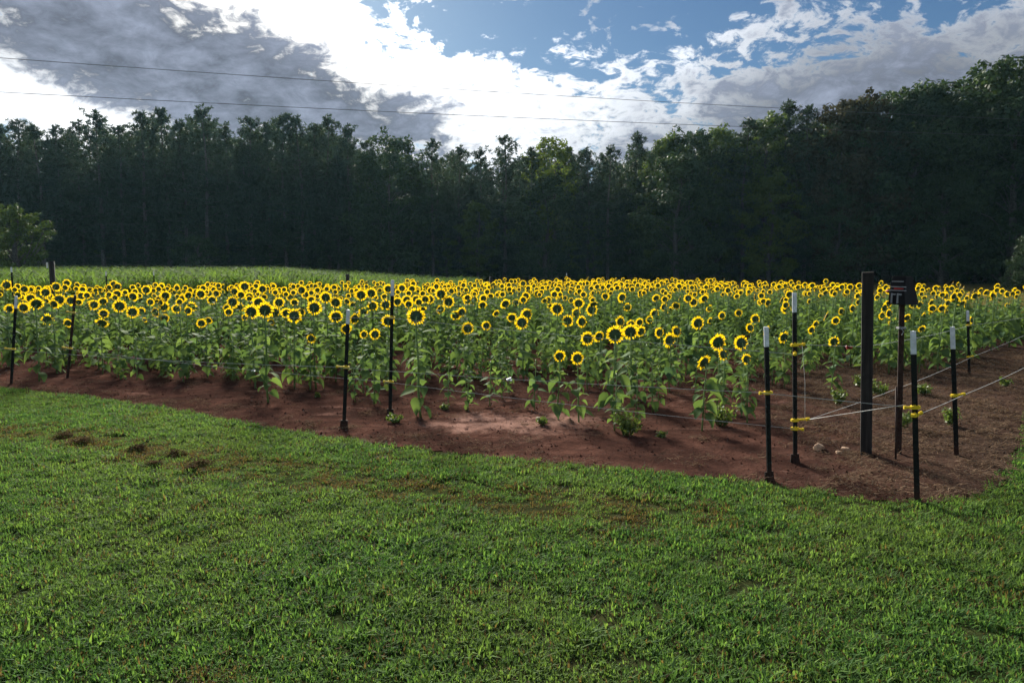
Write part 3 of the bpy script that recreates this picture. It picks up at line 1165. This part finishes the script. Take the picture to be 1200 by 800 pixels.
# flower heads read off the photograph: x, y, width in pixels, then s = seen side-on, r = ragged
HP = '''549 385 15 .;570 382 11 .;582 368 9 .;600 373 12 .;612 378 16 .;618 369 15 .;653 362 15 .;665 376 14 .;683 377 14 .;676 367 12 .;694 363 14 .;656 418 14 .;677 420 15 .;689 397 16 .;703 395 14 .;593 357 13 .
678 356 13 .;613 332 8 .;557 343 10 .;556 352 10 .;567 350 10 .;585 345 9 .;618 350 11 .;605 355 9 .;630 344 9 .;656 349 9 .;548 352 10 .;721 393 21 .;739 390 19 .;728 377 13 .;752 389 13 .;740 380 11 .
774 390 13 .;786 399 17 .;794 388 13 .;819 379 16 .;833 376 8 s;843 402 20 .;827 426 19 .;870 402 18 .;876 421 13 r;849 415 14 r;768 368 12 .;762 375 10 .;880 384 11 .;886 374 12 .;866 367 9 .;847 370 10 .;832 362 9 .
813 354 11 .;792 359 10 .;779 360 10 .;730 349 12 .;786 364 9 .;736 360 10 r;750 378 10 .;920 396 15 r;978 401 13 r;900 388 11 .;952 387 10 .;957 380 9 .;922 362 12 .;901 355 10 .;987 365 9 .;970 371 12 s;980 376 10 .
1035 370 10 .;1047 378 12 r;1064 373 10 .;1083 372 12 s;1081 386 9 s;1093 365 10 .;1073 357 10 .;1110 366 6 .;1136 347 10 s;1140 375 9 .;1134 358 10 s;1119 352 11 r;1164 348 10 .;1181 358 6 .;488 371 21 .;455 377 15 .
394 372 16 .;406 386 13 .;427 392 10 .;440 392 13 .;517 363 11 .;534 370 12 .;542 366 12 s;526 354 14 .;517 345 14 .;423 346 14 .;435 344 13 .;437 359 13 .;426 366 11 .;414 358 9 .;393 355 14 .;477 352 12 .;466 354 11 .
488 351 11 .;382 349 14 .;455 339 11 .;471 338 10 .;483 339 10 .;504 351 11 .;505 341 10 .;417 374 14 s;452 357 13 r;294 366 17 .;311 364 19 .;322 366 13 .;303 355 14 .;317 378 9 .;287 372 8 .;345 370 17 r;336 368 14 .
352 366 11 .;368 361 17 .;364 397 11 .;236 379 11 .;244 376 9 s;224 360 12 .;207 362 11 .;248 352 11 .;235 345 12 .;272 354 14 .;280 360 11 .;266 361 9 .;327 355 13 .;345 355 10 .;358 345 10 .;381 348 12 .;274 342 11 .
292 348 11 .;245 344 9 .;287 336 12 .;308 339 11 .;326 342 8 .;353 340 11 .;340 348 9 .;215 349 10 .;223 343 8 .;217 342 8 .;7 334 12 .;11 362 11 .;27 361 13 .;43 357 16 .;36 350 12 .;69 351 14 .;82 352 12 .;53 343 12 .
55 375 14 r;79 379 11 .;121 368 12 .;119 380 15 r;140 359 15 .;155 366 14 .;165 365 10 .;104 359 12 s;121 354 11 .;137 345 11 .;155 348 12 .;171 340 11 .;181 366 12 .;193 373 10 .;169 375 6 .;192 360 12 .;186 351 10 .
194 347 12 .;95 347 11 .;111 346 9 .;28 339 10 .;34 340 8 .;65 336 11 .;78 332 9 .;105 340 8 .;126 337 8 .;133 333 9 .;138 336 9 .'''
heads = []
for ln in HP.replace('\n', ';').split(';'):
    a, b, c, k = ln.split()
    px, py, w = float(a), float(b), float(c) * 1.12
    dy = py - HOR
    ds = 0.215 * F / w
    H = max(0.70, min(1.20, CAMZ - dy * ds / F))
    d = (CAMZ - H) * F / dy
    Pp = at(px, py, d)
    heads.append([Pp.x, d, Pp.z, w * d / F / 2, px, py, k])
placed = [(h[0], h[1]) for h in heads]
SPECIAL = {(721, 393): 'largest sunflower head of all, left of a pair by the upper wire, dark green back', (739, 390): 'large sunflower just right of the largest head at the upper wire',
           (488, 371): 'big sunflower standing alone right of the tall middle post, broad leaves below', (455, 377): 'sunflower half hidden behind the tall middle post at its upper clip',
           (656, 418): 'low sunflower, left one of the low pair near the front middle', (677, 420): 'low sunflower, right one of the low pair near the front middle',
           (364, 397): 'small low sunflower alone below the others, left of the shorter middle post', (406, 386): 'sunflower right behind the white tip of the shorter middle post',
           (827, 426): 'lowest sunflower at the right front, below the two big heads', (843, 402): 'large sunflower at the right front, above the lowest head',
           (870, 402): 'large sunflower just left of the white-topped post at the right front', (876, 421): 'small ragged sunflower below the large one left of the right front post',
           (427, 392): 'small sunflower between the two middle posts, left of its larger neighbour', (440, 392): 'sunflower between the two middle posts, lower right one',
           (549, 385): 'sunflower low under the upper wire right of the big lone flower', (570, 382): 'small sunflower right beside the low one under the upper wire',
           (79, 379): 'small sunflower touching the rusty post at the left', (119, 380): 'ragged drooping sunflower right of the rusty left post', (55, 375): 'ragged sunflower between the two left posts',
           (920, 396): 'ragged sunflower just left of the tall white-topped post at the right', (978, 401): 'ragged sunflower beside the red tie, left of the wooden post',
           (1140, 375): 'sunflower right of the far white-topped post on the right', (1081, 386): 'small side-on sunflower right of the solar box post', (311, 364): 'biggest sunflower of the crowded left cluster',
           (689, 397): 'sunflower on the upper wire, left of the largest head', (786, 399): 'sunflower below the upper wire, lowest of the trio right of the largest heads'}
# more plants through the field, unevenly sown
random.seed(17)
extra = []
tries = 0
while len(extra) < 1100 and tries < 40000:
    tries += 1
    y = 10.6 + 21.5 * random.random() ** .8
    x = rnd(-.78, .78) * y
    if not inside(FIELD, x, y):
        continue
    md = .42 if y < 16 else .33
    if any((x - a) ** 2 + (y - b) ** 2 < md * md for a, b in placed):
        continue
    placed.append((x, y))
    H = rnd(.93, 1.16)
    if y < 15 and random.random() < (.15 if x > 4.5 else .55):
        continue
    v = Vector((x, y, H)) - Vector((0, 0, CAMZ))
    extra.append([x, y, H, rnd(.060, .090), 600 + F * x / y, HOR + (CAMZ - H) * F / y, random.choice('....sr')])
extra.sort(key=lambda h: h[1])
n_ind = 296 - len(heads)
indiv = heads + extra[:n_ind]
rest = extra[n_ind:]
FACE = R(17)                             # flowers look towards the sun, away from the viewer


def head_matrix(k):
    yaw = FACE + random.gauss(0, .26)
    up = TILT + random.gauss(0, .20)
    if k == 's':
        yaw += random.choice((-.45, .4)) + rnd(-.1, .1)
    if k == 'r':
        up += rnd(-.2, .6)
    return Matrix.Rotation(yaw, 4, 'Z') @ Matrix.Rotation(up, 4, 'X') @ Matrix.Rotation(rnd(0, 6.28), 4, 'Y')


band = {}
for h in indiv:
    bnd = 0 if h[1] < 9.5 else 1 if h[1] < 11.5 else 2 if h[1] < 13 else 3 if h[1] < 14.3 else 4 if h[1] < 15.6 else 5 if h[1] < 16.8 else 6
    h.append(bnd)
    band.setdefault(bnd, []).append(h)
BN = ['front', 'second', 'third', 'fourth', 'fifth', 'sixth', 'seventh']
for b, L in band.items():
    L.sort(key=lambda h: h[4])
    for k, h in enumerate(L):
        key = (int(h[4]), int(h[5]))
        size = 'large' if h[3] > .13 else 'small' if h[3] < .088 else 'medium'
        look = {'.': 'seen from behind', 's': 'turned side-on', 'r': 'with ragged petals'}[h[6]]
        zone = 'left edge' if h[4] < 90 else 'rusty left post' if h[4] < 180 else 'left quarter' if h[4] < 330 else 'shorter middle post' if h[4] < 425 else 'tall middle post' if h[4] < 520 else 'centre' if h[4] < 700 else 'largest head' if h[4] < 800 else 'right front post' if h[4] < 960 else 'wooden post' if h[4] < 1070 else 'far right'
        lab = SPECIAL.get(key)
        if not lab:
            n_ = k + 1
            if True:
                lab = '%s sunflower %s, %s from left in %s band, %s' % (size, look, ordinal(n_), BN[b], ('by the ' + zone) if zone not in ('left quarter', 'centre', 'far right') else 'in the ' + zone)
            else:
                lab = '%s sunflower %s, in the crowded %s band towards the right' % (size, look, BN[b])
        h.append(lab)

random.seed(29)
for i, h in enumerate(indiv):
    x, y, H, rad, px, py, k, b, lab = h
    near = y < 11.2
    z0 = soil_z(x, y) - .01
    s = H - z0
    sv = i % 4
    t = thing('sunflower', lab, 'sunflower', (x, y, z0), 'sunflowers in the field')
    t.scale = (s, s, s)
    lean = STEM_LEAN[sv]
    t.location.x -= lean * s
    link('stem', STEM_ME[sv], t)
    if near:
        nl = 19 if s > .8 else 14
        for q, m4 in enumerate(leaf_spots(nl, 900 + i, lean, .14 if s > .8 else .2, .88)):
            lf = link('leaf', LEAF_ME[(q + i) % 6], t)
            lf.matrix_basis = m4 @ Matrix.Scale(1.05 / max(.85, s), 4)
    else:
        link('foliage', FOL_ME[(i * 5 + sv) % 6] if False else FOL_ME[[j for j in range(6) if j % 4 == sv][i % (2 if sv < 2 else 1)]], t)
    random.seed(700 + i)
    hm = HEAD_ME[random.choice((3, 4)) if k == 'r' else random.choice((0, 1, 2, 2))]
    hd = link('flower_head', hm[0], t)
    hs = rad / s
    R3 = head_matrix(k)
    att = Vector((lean, 0, 1.0))
    hd.matrix_basis = Matrix.Translation(att + (R3 @ Vector((0, .30 * hs, 0)))) @ R3 @ Matrix.Scale(hs, 4)
    link('petals', hm[1], hd)
    link('seed_disc', hm[2], hd)

# young plants without an open flower filling the front rows
random.seed(41)
young = []
tries = 0
while len(young) < 60 and tries < 9000:
    tries += 1
    y = rnd(7.2, 11.8)
    x = rnd(-.74, .62) * y
    if not inside(FIELD, x, y) or any((x - a) ** 2 + (y - c) ** 2 < .085 for a, c in placed):
        continue
    placed.append((x, y))
    young.append((x, y))
young.sort(key=lambda q: q[0] / q[1])
for i, (x, y) in enumerate(young):
    z0 = soil_z(x, y) - .01
    s = rnd(.45, .75)
    t = thing('young_sunflower', 'leafy young sunflower without an open flower in the front rows, %s from the left' % ordinal(i + 1), 'sunflower', (x, y, z0), 'young sunflowers in the front rows')
    t.scale = (s, s, s)
    link('stem', STEM_ME[i % 4], t)
    for q, m4 in enumerate(leaf_spots(15, 1500 + i, STEM_LEAN[i % 4], .15, .97)):
        lf = link('leaf', LEAF_ME[(q + i) % 6], t)
        lf.matrix_basis = m4 @ Matrix.Scale(1.15, 4)

# the far rest of the field as one mass
whole = []
for k in range(8):
    random.seed(60 + k)
    mb = MB()
    mb.extend(STEMS[k % 4], None, 0)
    mb.extend(FOLIAGE[k % 4], None, 1)
    g, pe, di = HEADS[(0, 1, 2, 3, 1, 2, 0, 4)[k]]
    R3 = head_matrix('.' if k < 6 else 's')
    hs = rnd(.054, .08)
    m4 = Matrix.Translation(Vector((STEM_LEAN[k % 4], 0, 1)) + R3 @ Vector((0, .3 * hs, 0))) @ R3 @ Matrix.Scale(hs, 4)
    mb.extend(g, m4, 2)
    mb.extend(pe, m4, 3)
    mb.extend(di, m4, 4)
    whole.append(mb.mesh('field_sunflower', [M['sf_stem'], M['sf_leaf'], M['bract'], M['petal'], M['disc']], True))
random.seed(61)
pts = [(h[0], h[1], .01, (rnd(-.05, .05), rnd(-.05, .05), rnd(-.25, .25)), h[2], random.randrange(8)) for h in rest]
scatter('sunflower_field', pts, whole, 'crowded far rows of the sunflower field', 'sunflowers')
# extra leafy growth without flowers inside the field
pts = []
for _ in range(900):
    y = rnd(10.4, 30)
    x = rnd(-.78, .78) * y
    if inside(FIELD, x, y) and nz3(x, y, .9, 4) > -.3:
        pts.append((x, y, .01, (0, 0, rnd(0, 6.28)), rnd(.5, .85), random.randrange(6)))
scatter('field_undergrowth', pts, FOL_ME, 'leafy undergrowth between the sunflower stems', 'undergrowth')

# ------------------------------------------------------------------ weeds and stones on the bare soil
random.seed(77)
WEEDS = [(735, 508, .34, .30, 'bushy dark weed at the foot of the front sunflowers, centre right'), (775, 511, .08, .06, 'tiny bright green weed on the soil right of the bushy weed'),
         (845, 498, .30, .26, 'leafy weed left of the white-topped right front post'), (982, 474, .22, .22, 'low pale green weed left of the wooden post'), (1008, 452, .25, .2, 'weed behind the wooden post'),
         (1060, 500, .16, .18, 'low weed at the foot of the solar box post'), (1113, 498, .16, .2, 'pale weed beside the second white-topped corner post'), (1080, 462, .2, .16, 'weed between the two right corner posts'),
         (462, 494, .14, .1, 'small pale weed at the foot of the tall middle post'), (522, 478, .08, .06, 'little weed on the soil right of the tall middle post'), (372, 465, .07, .06, 'little weed on the soil left of the middle posts'),
         (1030, 462, .24, .2, 'yellowish weed between the wooden post and solar box post'), (1178, 452, .14, .14, 'weed out on the bare soil at the right edge'), (635, 497, .1, .1, 'small weed left of the bushy weed in front')]
for px, py, w, hgt, lab in WEEDS:
    g0 = G(px, py, .03)
    z0 = soil_z(g0.x, g0.y) - .005
    t = thing('weed', lab, 'weed', (g0.x, g0.y, z0), 'weeds on the bare soil')
    ms_, ml = MB(), MB()
    for _ in range(max(6, int(38 * w / .25))):
        a = rnd(0, 6.28)
        rr = w * .55 * math.sqrt(random.random())
        e = Vector((rr * math.cos(a), rr * math.sin(a), hgt * rnd(.35, 1)))
        ms_.tube([(e.x * .2, e.y * .2, -.01), e * .6 + Vector((0, 0, .1 * hgt)), e], [.0025, .002, .0012], 3, cap=False)
        for _k in range(9):
            u = rnd(.3, 1)
            leaf_cards(ml, e * u, .03, 1, rnd(.012, .028))
    ms_.build('stems', M['weed'], t)
    ml.build('leaves', M['weed'], t)


def stone_mesh(seed, sx, sy, sz):
    import bmesh
    bm = bmesh.new()
    bmesh.ops.create_icosphere(bm, subdivisions=3, radius=1)
    for v in bm.verts:
        q = v.co.copy()
        v.co *= 1 + .28 * noise.noise(q * 1.1 + Vector((seed, 3, 1))) + .08 * noise.noise(q * 4 + Vector((seed, 0, 0)))
        v.co = Vector((max(-.8, min(.8, v.co.x)) * sx, max(-.75, min(.75, v.co.y)) * sy, max(-.5, min(.72, v.co.z)) * sz))
    me = bpy.data.meshes.new('stone')
    bm.to_mesh(me)
    bm.free()
    me.materials.append(M['stone'])
    return me


for px, py, sx, sy, sz, rz, lab in ((960, 526, .055, .045, .055, .5, 'largest pale tan stone on the soil left of the wooden post'), (983, 530, .034, .03, .025, 1.5, 'small low stone between the large stone and the wooden post'),
                                    (991, 527, .045, .035, .035, 2.2, 'middle-sized tan stone nearest the wooden post')):
    g0 = G(px, py, .03)
    o = link('stone', stone_mesh(px, sx, sy, sz), None, (g0.x, g0.y, soil_z(g0.x, g0.y) + sz * .30))
    o.rotation_euler = (.3 if px == 960 else .1, .35 if px == 960 else 0, rz)
    tag(o, lab, 'stone', 'stones near the wooden post')

# ------------------------------------------------------------------ fence
POSTS = {}


def tpost_mesh(L, w=.036):
    """T section with studs down the face"""
    mb = MB()
    mb.box(0, 0, L / 2 - .04, w, .007, L + .08)
    mb.box(0, .019, L / 2 - .04, .007, .0309, L + .0796)
    z = .06
    while z < L - .17:
        mb.box(0, -.0075, z, .012, .008, .022)
        z += .054
    return mb


def post(key, base, top, mat, label, white=.15, plate=None, rot=0.0, wood=False):
    b = G(*base, .03)
    b.z = soil_z(b.x, b.y) - .005
    e = at(top[0], top[1], b.y)
    e.y += .0
    L = (e - b).length
    q = Vector((0, 0, 1)).rotation_difference((e - b).normalized())
    t = thing('fence_post', label, 'fence post', b, 'posts of the wire fence')
    t.rotation_mode = 'QUATERNION'
    t.rotation_quaternion = q @ Quaternion((0, 0, 1), rot)
    Lb = L - white
    tpost_mesh(Lb).build('shaft', mat, t)
    if white:
        mb = MB()
        mb.box(0, 0, Lb + white / 2, .0365, .0075, white)
        mb.box(0, .019, Lb + white / 2, .0075, .0309, white - .0006)
        z = Lb + .02
        while z < L - .02:
            mb.box(0, -.0075, z, .012, .008, .022)
            z += .054
        mb.build('white_tip', M['post_white'], t)
    if plate:
        mb = MB()
        mb.box(0, .006, .035, .085, .012, .09, 0, None, .8)
        mb.box(0, -.006, .02, .05, .03, .05)
        mb.build('anchor_plate', plate, t)
    POSTS[key] = (t, b, e, L, rot)
    return t


def insulator(key, px, py, arm, length=.07, both=True):
    """yellow clip on a post; arm: world direction angle (degrees, 0 = right, 90 = away) of its nose"""
    t, b, e, L, rot = POSTS[key]
    w = at(px, py, b.y)
    z = (w - b).length
    mb = MB()
    mb.box(0, 0, 0, .050, .036, .030)
    mb.box(-.028, 0, 0, .012, .030, .022)
    d = length
    mb.tube([(.02, 0, 0), (.02 + d * .75, 0, 0)], [.011, .010], 8)
    mb.tube([(.02 + d * .72, 0, 0), (.02 + d, 0, 0)], [.017, .015], 8)
    mb.tube([(.0, 0, .0), (.0, 0, .026)], [.012, .009], 6)
    o = mb.build('insulator', M['insul'], t, False, (0, 0, z))
    o.rotation_euler = (0, 0, R(arm) - rot)
    o.scale = (1, .85, .82)
    c, s = math.cos(R(arm)), math.sin(R(arm))
    return b.lerp(e, z / L) + Vector((c, s, 0)) * (.02 + d * .86)


post('P1', (1075, 583), (1070, 388), M['post_black'], 'black T-post with pale tip at the outer corner, nearest of all posts', .16, None, -.5)
post('P2', (902, 561), (898, 383), M['post_black'], 'black T-post with pale tip and foot plate, left of the corner posts', .15, M['post_black'], .2)
post('P3', (932, 541), (931, 343), M['post_black'], 'tall black T-post with white tip and rusty foot, four yellow clips', .16, M['post_rust'], .1)
post('P4', (1121, 533), (1116, 383), M['post_black'], 'black T-post with pale tip behind and right of the nearest corner post', .19, None, -.7)
post('P5', (1136, 438), (1134, 364), M['post_black'], 'far black T-post with white tip beside the right end of the sunflowers', .16, None, -.6)
post('P6', (403, 501), (408, 363), M['post_black'], 'shorter black T-post with white tip in the middle, on the outer wire', .14, M['post_black'], .2)
post('P7', (457, 486), (460, 328), M['post_black'], 'tall black T-post with white tip in the middle, on the inner wires', .17, M['post_black'], .1)
post('P8', (13, 449), (19, 347), M['post_black'], 'black T-post with white tip at the left edge', .17, None, .2)
post('P9', (79, 442), (88, 346), M['post_rust'], 'rusty brown T-post at the left, right of the black one', 0, None, .2)

i_p1a = insulator('P1', 1073, 477, 165, .05)
i_p1b = insulator('P1', 1073, 486, 35, .07)
i_p2 = insulator('P2', 899, 460, 180, .045)
i_p3a = insulator('P3', 931, 404, 10, .07)
i_p3b = insulator('P3', 931, 414, 250, .04)
i_p3c = insulator('P3', 932, 492, 8, .11)
i_p3d = insulator('P3', 932, 502, -40, .05)
i_p4 = insulator('P4', 1119, 463, 10, .08)
i_p5a = insulator('P5', 1135, 418, 20, .07)
i_p5b = insulator('P5', 1135, 381, 20, .03)
i_p6 = insulator('P6', 405, 430, 180, .08)
i_p7a = insulator('P7', 460, 372, 180, .05)
i_p7b = insulator('P7', 458, 447, 185, .06)
i_p8 = insulator('P8', 16, 409, 190, .09)
i_p9a = insulator('P9', 85, 366, 175, .09)
i_p9b = insulator('P9', 82, 408, 180, .10)


def wire(label, pts_, sag=.012, rad=.0021, name='fence_wire', mat='wire', cat='wire', group='strands of the wire fence'):
    mb = MB()
    P = []
    for a, b in zip(pts_, pts_[1:]):
        L = (b - a).length
        n = max(4, int(L / .5))
        for k in range(n):
            u = k / n
            P.append(a.lerp(b, u) - Vector((0, 0, sag * L * 4 * u * (1 - u) * .25 * (L / 4 + .2))))
    P.append(pts_[-1])
    mb.tube(P, rad, 5)
    o = mb.build(name, M[mat], None, True)
    return tag(o, label, cat, group)


wire('outer wire strand running low from the left edge to the nearest corner post', [at(-260, 396, 12.6), i_p8, i_p6, i_p2, i_p1a])
wire('outer wire strand leaving the nearest corner post to the right edge', [i_p1b, i_p4, at(1200, 431, 8.4), Vector((9.0, 11.6, .45))])
wire('inner lower wire strand from the rusty post to the tall right post', [at(-260, 398, 13.2), i_p9b, i_p7b, i_p3d])
wire('inner upper wire strand across the flower heads to the tall right post', [at(-260, 357, 13.2), i_p9a, i_p7a, i_p3b])
wire('inner lower wire strand running back along the right side', [i_p3c, i_p5a, at(1200, 393, 13.4), Vector((13, 17, .42))])
wire('inner upper wire strand running back along the right side', [i_p3a, at(1013, 406, 6.9), i_p5b, Vector((13, 17, .8))])
wire('short jumper wire joining the tall right post to the nearest corner post', [i_p3c + Vector((0, -.01, .004)), i_p1a + Vector((0, .01, .012))], .004)
wire('thin lead wire hanging down the tall right post between its clips', [i_p3a + Vector((-.02, -.02, 0)), i_p3a.lerp(i_p3c, .5) + Vector((-.015, -.02, 0)), i_p3c + Vector((-.03, -.012, 0))], .0, .0018)

# small ties on the wires
mb = MB()
for a in (-.4, .2, .9):
    mb.box(.018 * math.cos(a), 0, .012 * math.sin(a) - .008, .05, .006, .012, 0, Matrix.Rotation(a * .5, 4, 'Y'))
p = at(993, 406.5, i_p3a.y + .28)
tag(mb.build('wire_tie', M['red'], None, False, p), 'red plastic tie hanging on the upper wire beside the wooden post', 'tie')
for (px, py, lab), (a, b) in (((297, 434, 'small white clip on the lower wire at the left of centre'), (i_p9b, i_p7b)), ((597, 446, 'small white clip on the outer wire near the centre'), (i_p6, i_p2))):
    # find the point of that strand under the pixel column
    best = min((a.lerp(b, k / 200) for k in range(201)), key=lambda q: abs(600 + F * q.x / (q.y * CP - (q.z - CAMZ) * SP) - px))
    L = (b - a).length
    u = (best - a).length / L
    best = best - Vector((0, 0, .012 * L * u * (1 - u) * (L / 4 + .2)))
    mb = MB()
    mb.box(0, 0, 0, .045, .014, .016, 0, Matrix.Rotation(-.4, 4, 'Y'))
    mb.box(.018, 0, -.012, .018, .016, .012)
    tag(mb.build('wire_clip', M['white_plastic'], None, False, best), lab, 'clip', 'white clips on the wires')

# wooden post
b = G(1015, 531, .03)
b.z = soil_z(b.x, b.y) - .01
e = at(1017, 319, b.y)
L = (e - b).length
mb = MB()
for k in range(8):                      # slightly uneven sawn timber
    pass
n = 14
ring = [(-.5, -.46), (-.46, -.5), (.46, -.5), (.5, -.46), (.5, .46), (.46, .5), (-.46, .5), (-.5, .46)]
for k in range(n + 1):
    z = L * k / n
    for (u, v) in ring:
        j = .0022 * noise.noise(Vector((u * 3, v * 3, z * 4)))
        mb.v.append(Vector((u * (.090 + j), v * (.088 + j), z)))
for k in range(n):
    for j in range(8):
        a0, a1 = k * 8 + j, k * 8 + (j + 1) % 8
        mb.f.append((a0, a1, a1 + 8, a0 + 8))
        mb.mi.append(0)
mb.f.append(tuple(n * 8 + j for j in range(8)))
mb.mi.append(0)
o = mb.build('wooden_post', M['wood'], None, False, b)
o.rotation_euler = ((e - b).to_track_quat('Z', 'Y')).to_euler()
o.rotation_euler.z += 0
o.rotation_mode = 'QUATERNION'
o.rotation_quaternion = Vector((0, 0, 1)).rotation_difference((e - b).normalized()) @ Quaternion((0, 0, 1), R(-24))
tag(o, 'thick square dark wooden post left of the solar box', 'post')

# solar fence charger on its own rusty post
b = G(1053, 531, .03)
b.z = soil_z(b.x, b.y) - .005
e = at(1057, 356, b.y)
L = (e - b).length
t = thing('charger_post', 'rusty T-post carrying the black solar fence charger', 'post', b)
t.rotation_mode = 'QUATERNION'
t.rotation_quaternion = Vector((0, 0, 1)).rotation_difference((e - b).normalized())
tpost_mesh(L + .06, .048).build('shaft', M['post_rust'], t)
mb = MB()
zz = (at(1056, 384, b.y) - b).length
mb.box(0, .005, zz, .062, .05, .016)
mb.tube([(-.02, -.03, zz), (.0, -.035, zz - .03), (-.012, -.03, zz - .06)], .004, 5)
mb.build('clamp', M['grey_trim'], t)
g0 = G(1050, 537, .03)
mb = MB()
gt = at(1053, 470, g0.y + .02)
gt = Vector((e.x - .03, b.y - .035, .62))
mb.tube([Vector((g0.x, g0.y, -.02)), gt], .008, 7)
tag(mb.build('ground_rod', M['post_rust'], None, True), 'thin rusty ground rod leaning at the solar box post', 'rod')

S = .25
ch = thing('solar_charger', 'black solar fence charger box with slanted back on a rusty post', 'charger', e + Vector((0, .0, -.005)))
ch.rotation_euler = (0, 0, R(-62))
ch.scale = (.95, .88, 1.0)
# body: front looks along local -Y; top and back slope towards +Y ; side profile in YZ
prof = [(-.085, 0), (.108, 0), (.120, .018), (.035, .222), (.02, .238), (-.055, .238), (-.068, .228), (-.085, .10)]
mb = MB()
hw = .082
for sx in (-1, 1):
    for k, (y, z) in enumerate(prof):
        mb.v.append(Vector((sx * hw * (1 - .18 * z / .24), y, z)))
n = len(prof)
for k in range(n):
    k2 = (k + 1) % n
    mb.f.append((k, k2, n + k2, n + k))
    mb.mi.append(0)
mb.f.append(tuple(range(n))[::-1])
mb.f.append(tuple(range(n, 2 * n)))
mb.mi += [0, 0]
mb.build('housing', M['black_plastic'], ch)
# solar panel on the slanted back
a_, c_ = Vector((0, .120, .018)), Vector((0, .035, .222))
d_ = (c_ - a_).normalized()
nn = Vector((0, d_.z, -d_.y))
mb = MB()
Mx = Matrix((Vector((1, 0, 0)), d_, nn)).transposed().to_4x4()
Mx.translation = (a_ + c_) / 2 + nn * .004
mb.box(0, 0, 0, .130, .205, .008, 0, Mx)
mb.build('solar_panel', M['panel_glass'], ch)
for z, w in ((.236, .13), (.196, .105), (.150, .15), (.120, .155)):
    mb = MB()
    mb.box(0, -.082 + (.014 if z > .2 else .006 if z > .16 else 0), z, w, .030, .008)
    mb.build('ledge', M['grey_trim'] if z != .236 else M['black_plastic'], ch)
mb = MB()
mb.box(.015, -.086, .136, .085, .012, .012)
mb.build('red_label', M['red'], ch)
for x in (-.045, .012):
    mb = MB()
    mb.box(x, -.090, .055, .012, .012, .085)
    mb.box(x + .018, -.0895, .088, .036, .011, .014)
    mb.build('terminal_rib', M['grey_trim'], ch)
mb = MB()
mb.tube([(-.085, -.08, .115), (-.108, -.085, .108)], [.010, .008], 8)
mb.build('knob', M['red'], ch)

# distant posts along the back of the field
random.seed(90)
for px, ytop, d, wood, lab in ((13, 313, 17.6, 0, 'distant thin post with white tip at the far left behind the field'), (60, 306, 18.2, 1, 'distant thick wooden post behind the sunflowers at the left'),
                               (124, 318, 20, 0, 'distant thin post with pale tip standing against the crop'), (180, 318, 21.5, 0, 'distant thin post against the crop, right of the pale-tipped one'),
                               (407, 321, 24.2, 1, 'distant dark wooden post behind the field above the shorter middle post'), (575, 324, 31.5, 1, 'distant short wooden post behind the field near the centre'),
                               (664, 320, 32.3, 0, 'distant thin post in front of the dark wood right of centre')):
    e = at(px, ytop, d)
    t = thing('distant_post', lab, 'fence post', (e.x, d, 0), 'posts behind the field')
    mb = MB()
    if wood:
        w = .13
        mb.tube([(0, 0, -.05), (.0, 0, e.z * .5), (.008, 0, e.z)], [w / 2, w / 2 * .97, w / 2 * .93], 10)
        mb.build('shaft', M['wood'], t, True)
        if px == 60:
            mb = MB()
            mb.box(-.085, -.03, e.z - .10, .03, .03, .14)
            mb.build('white_insulator', M['white_plastic'], t)
    else:
        tpost_mesh(e.z - .12).build('shaft', M['post_black'], t)
        mb = MB()
        mb.box(0, 0, e.z - .06, .0365, .0075, .12)
        mb.box(0, .019, e.z - .06, .0075, .0309, .119)
        mb.build('white_tip', M['post_white'], t)

# overhead cables on poles that stand outside the view
for lab, pa, pb, dz in (('upper overhead cable crossing the sky', at(0, 70, 24), at(915, 126, 31), .35), ('lower overhead cable crossing the sky and the right-hand trees', at(80, 113, 23), at(1200, 161, 31), .35)):
    d = pb - pa
    A, B = pa - d * .45, pb + d * (.75 if pb.x < 15 else .35)
    mb = MB()
    ks = [k / 40 for k in range(41)]
    mb.tube([A.lerp(B, u) - Vector((0, 0, dz * (4 * u * (1 - u) - .8))) for u in ks], .0085, 5)
    tag(mb.build('overhead_cable', M['cable'], None, True), lab, 'cable', 'overhead cables')

# ------------------------------------------------------------------ thin evening air
mb = MB()
mb.box(0, 75, 14.5, 330, 190, 31)
hz = mb.build('haze', None)
hz.data.materials.clear()
hm_ = bpy.data.materials.new('thin_haze')
hm_.use_nodes = True
ht = NT(hm_.node_tree)
ho = ht.n('ShaderNodeOutputMaterial')
pv = ht.n('ShaderNodeVolumePrincipled')
pv.inputs['Color'].default_value = (0.42, 0.80, 1.0, 1)
pv.inputs['Density'].default_value = 0.00011
pv.inputs['Anisotropy'].default_value = 0.3
ht.t.links.new(pv.outputs[0], ho.inputs['Volume'])
hz.data.materials.append(hm_)
tag(hz, 'thin bluish haze in front of the wood', 'haze', None, 'stuff')
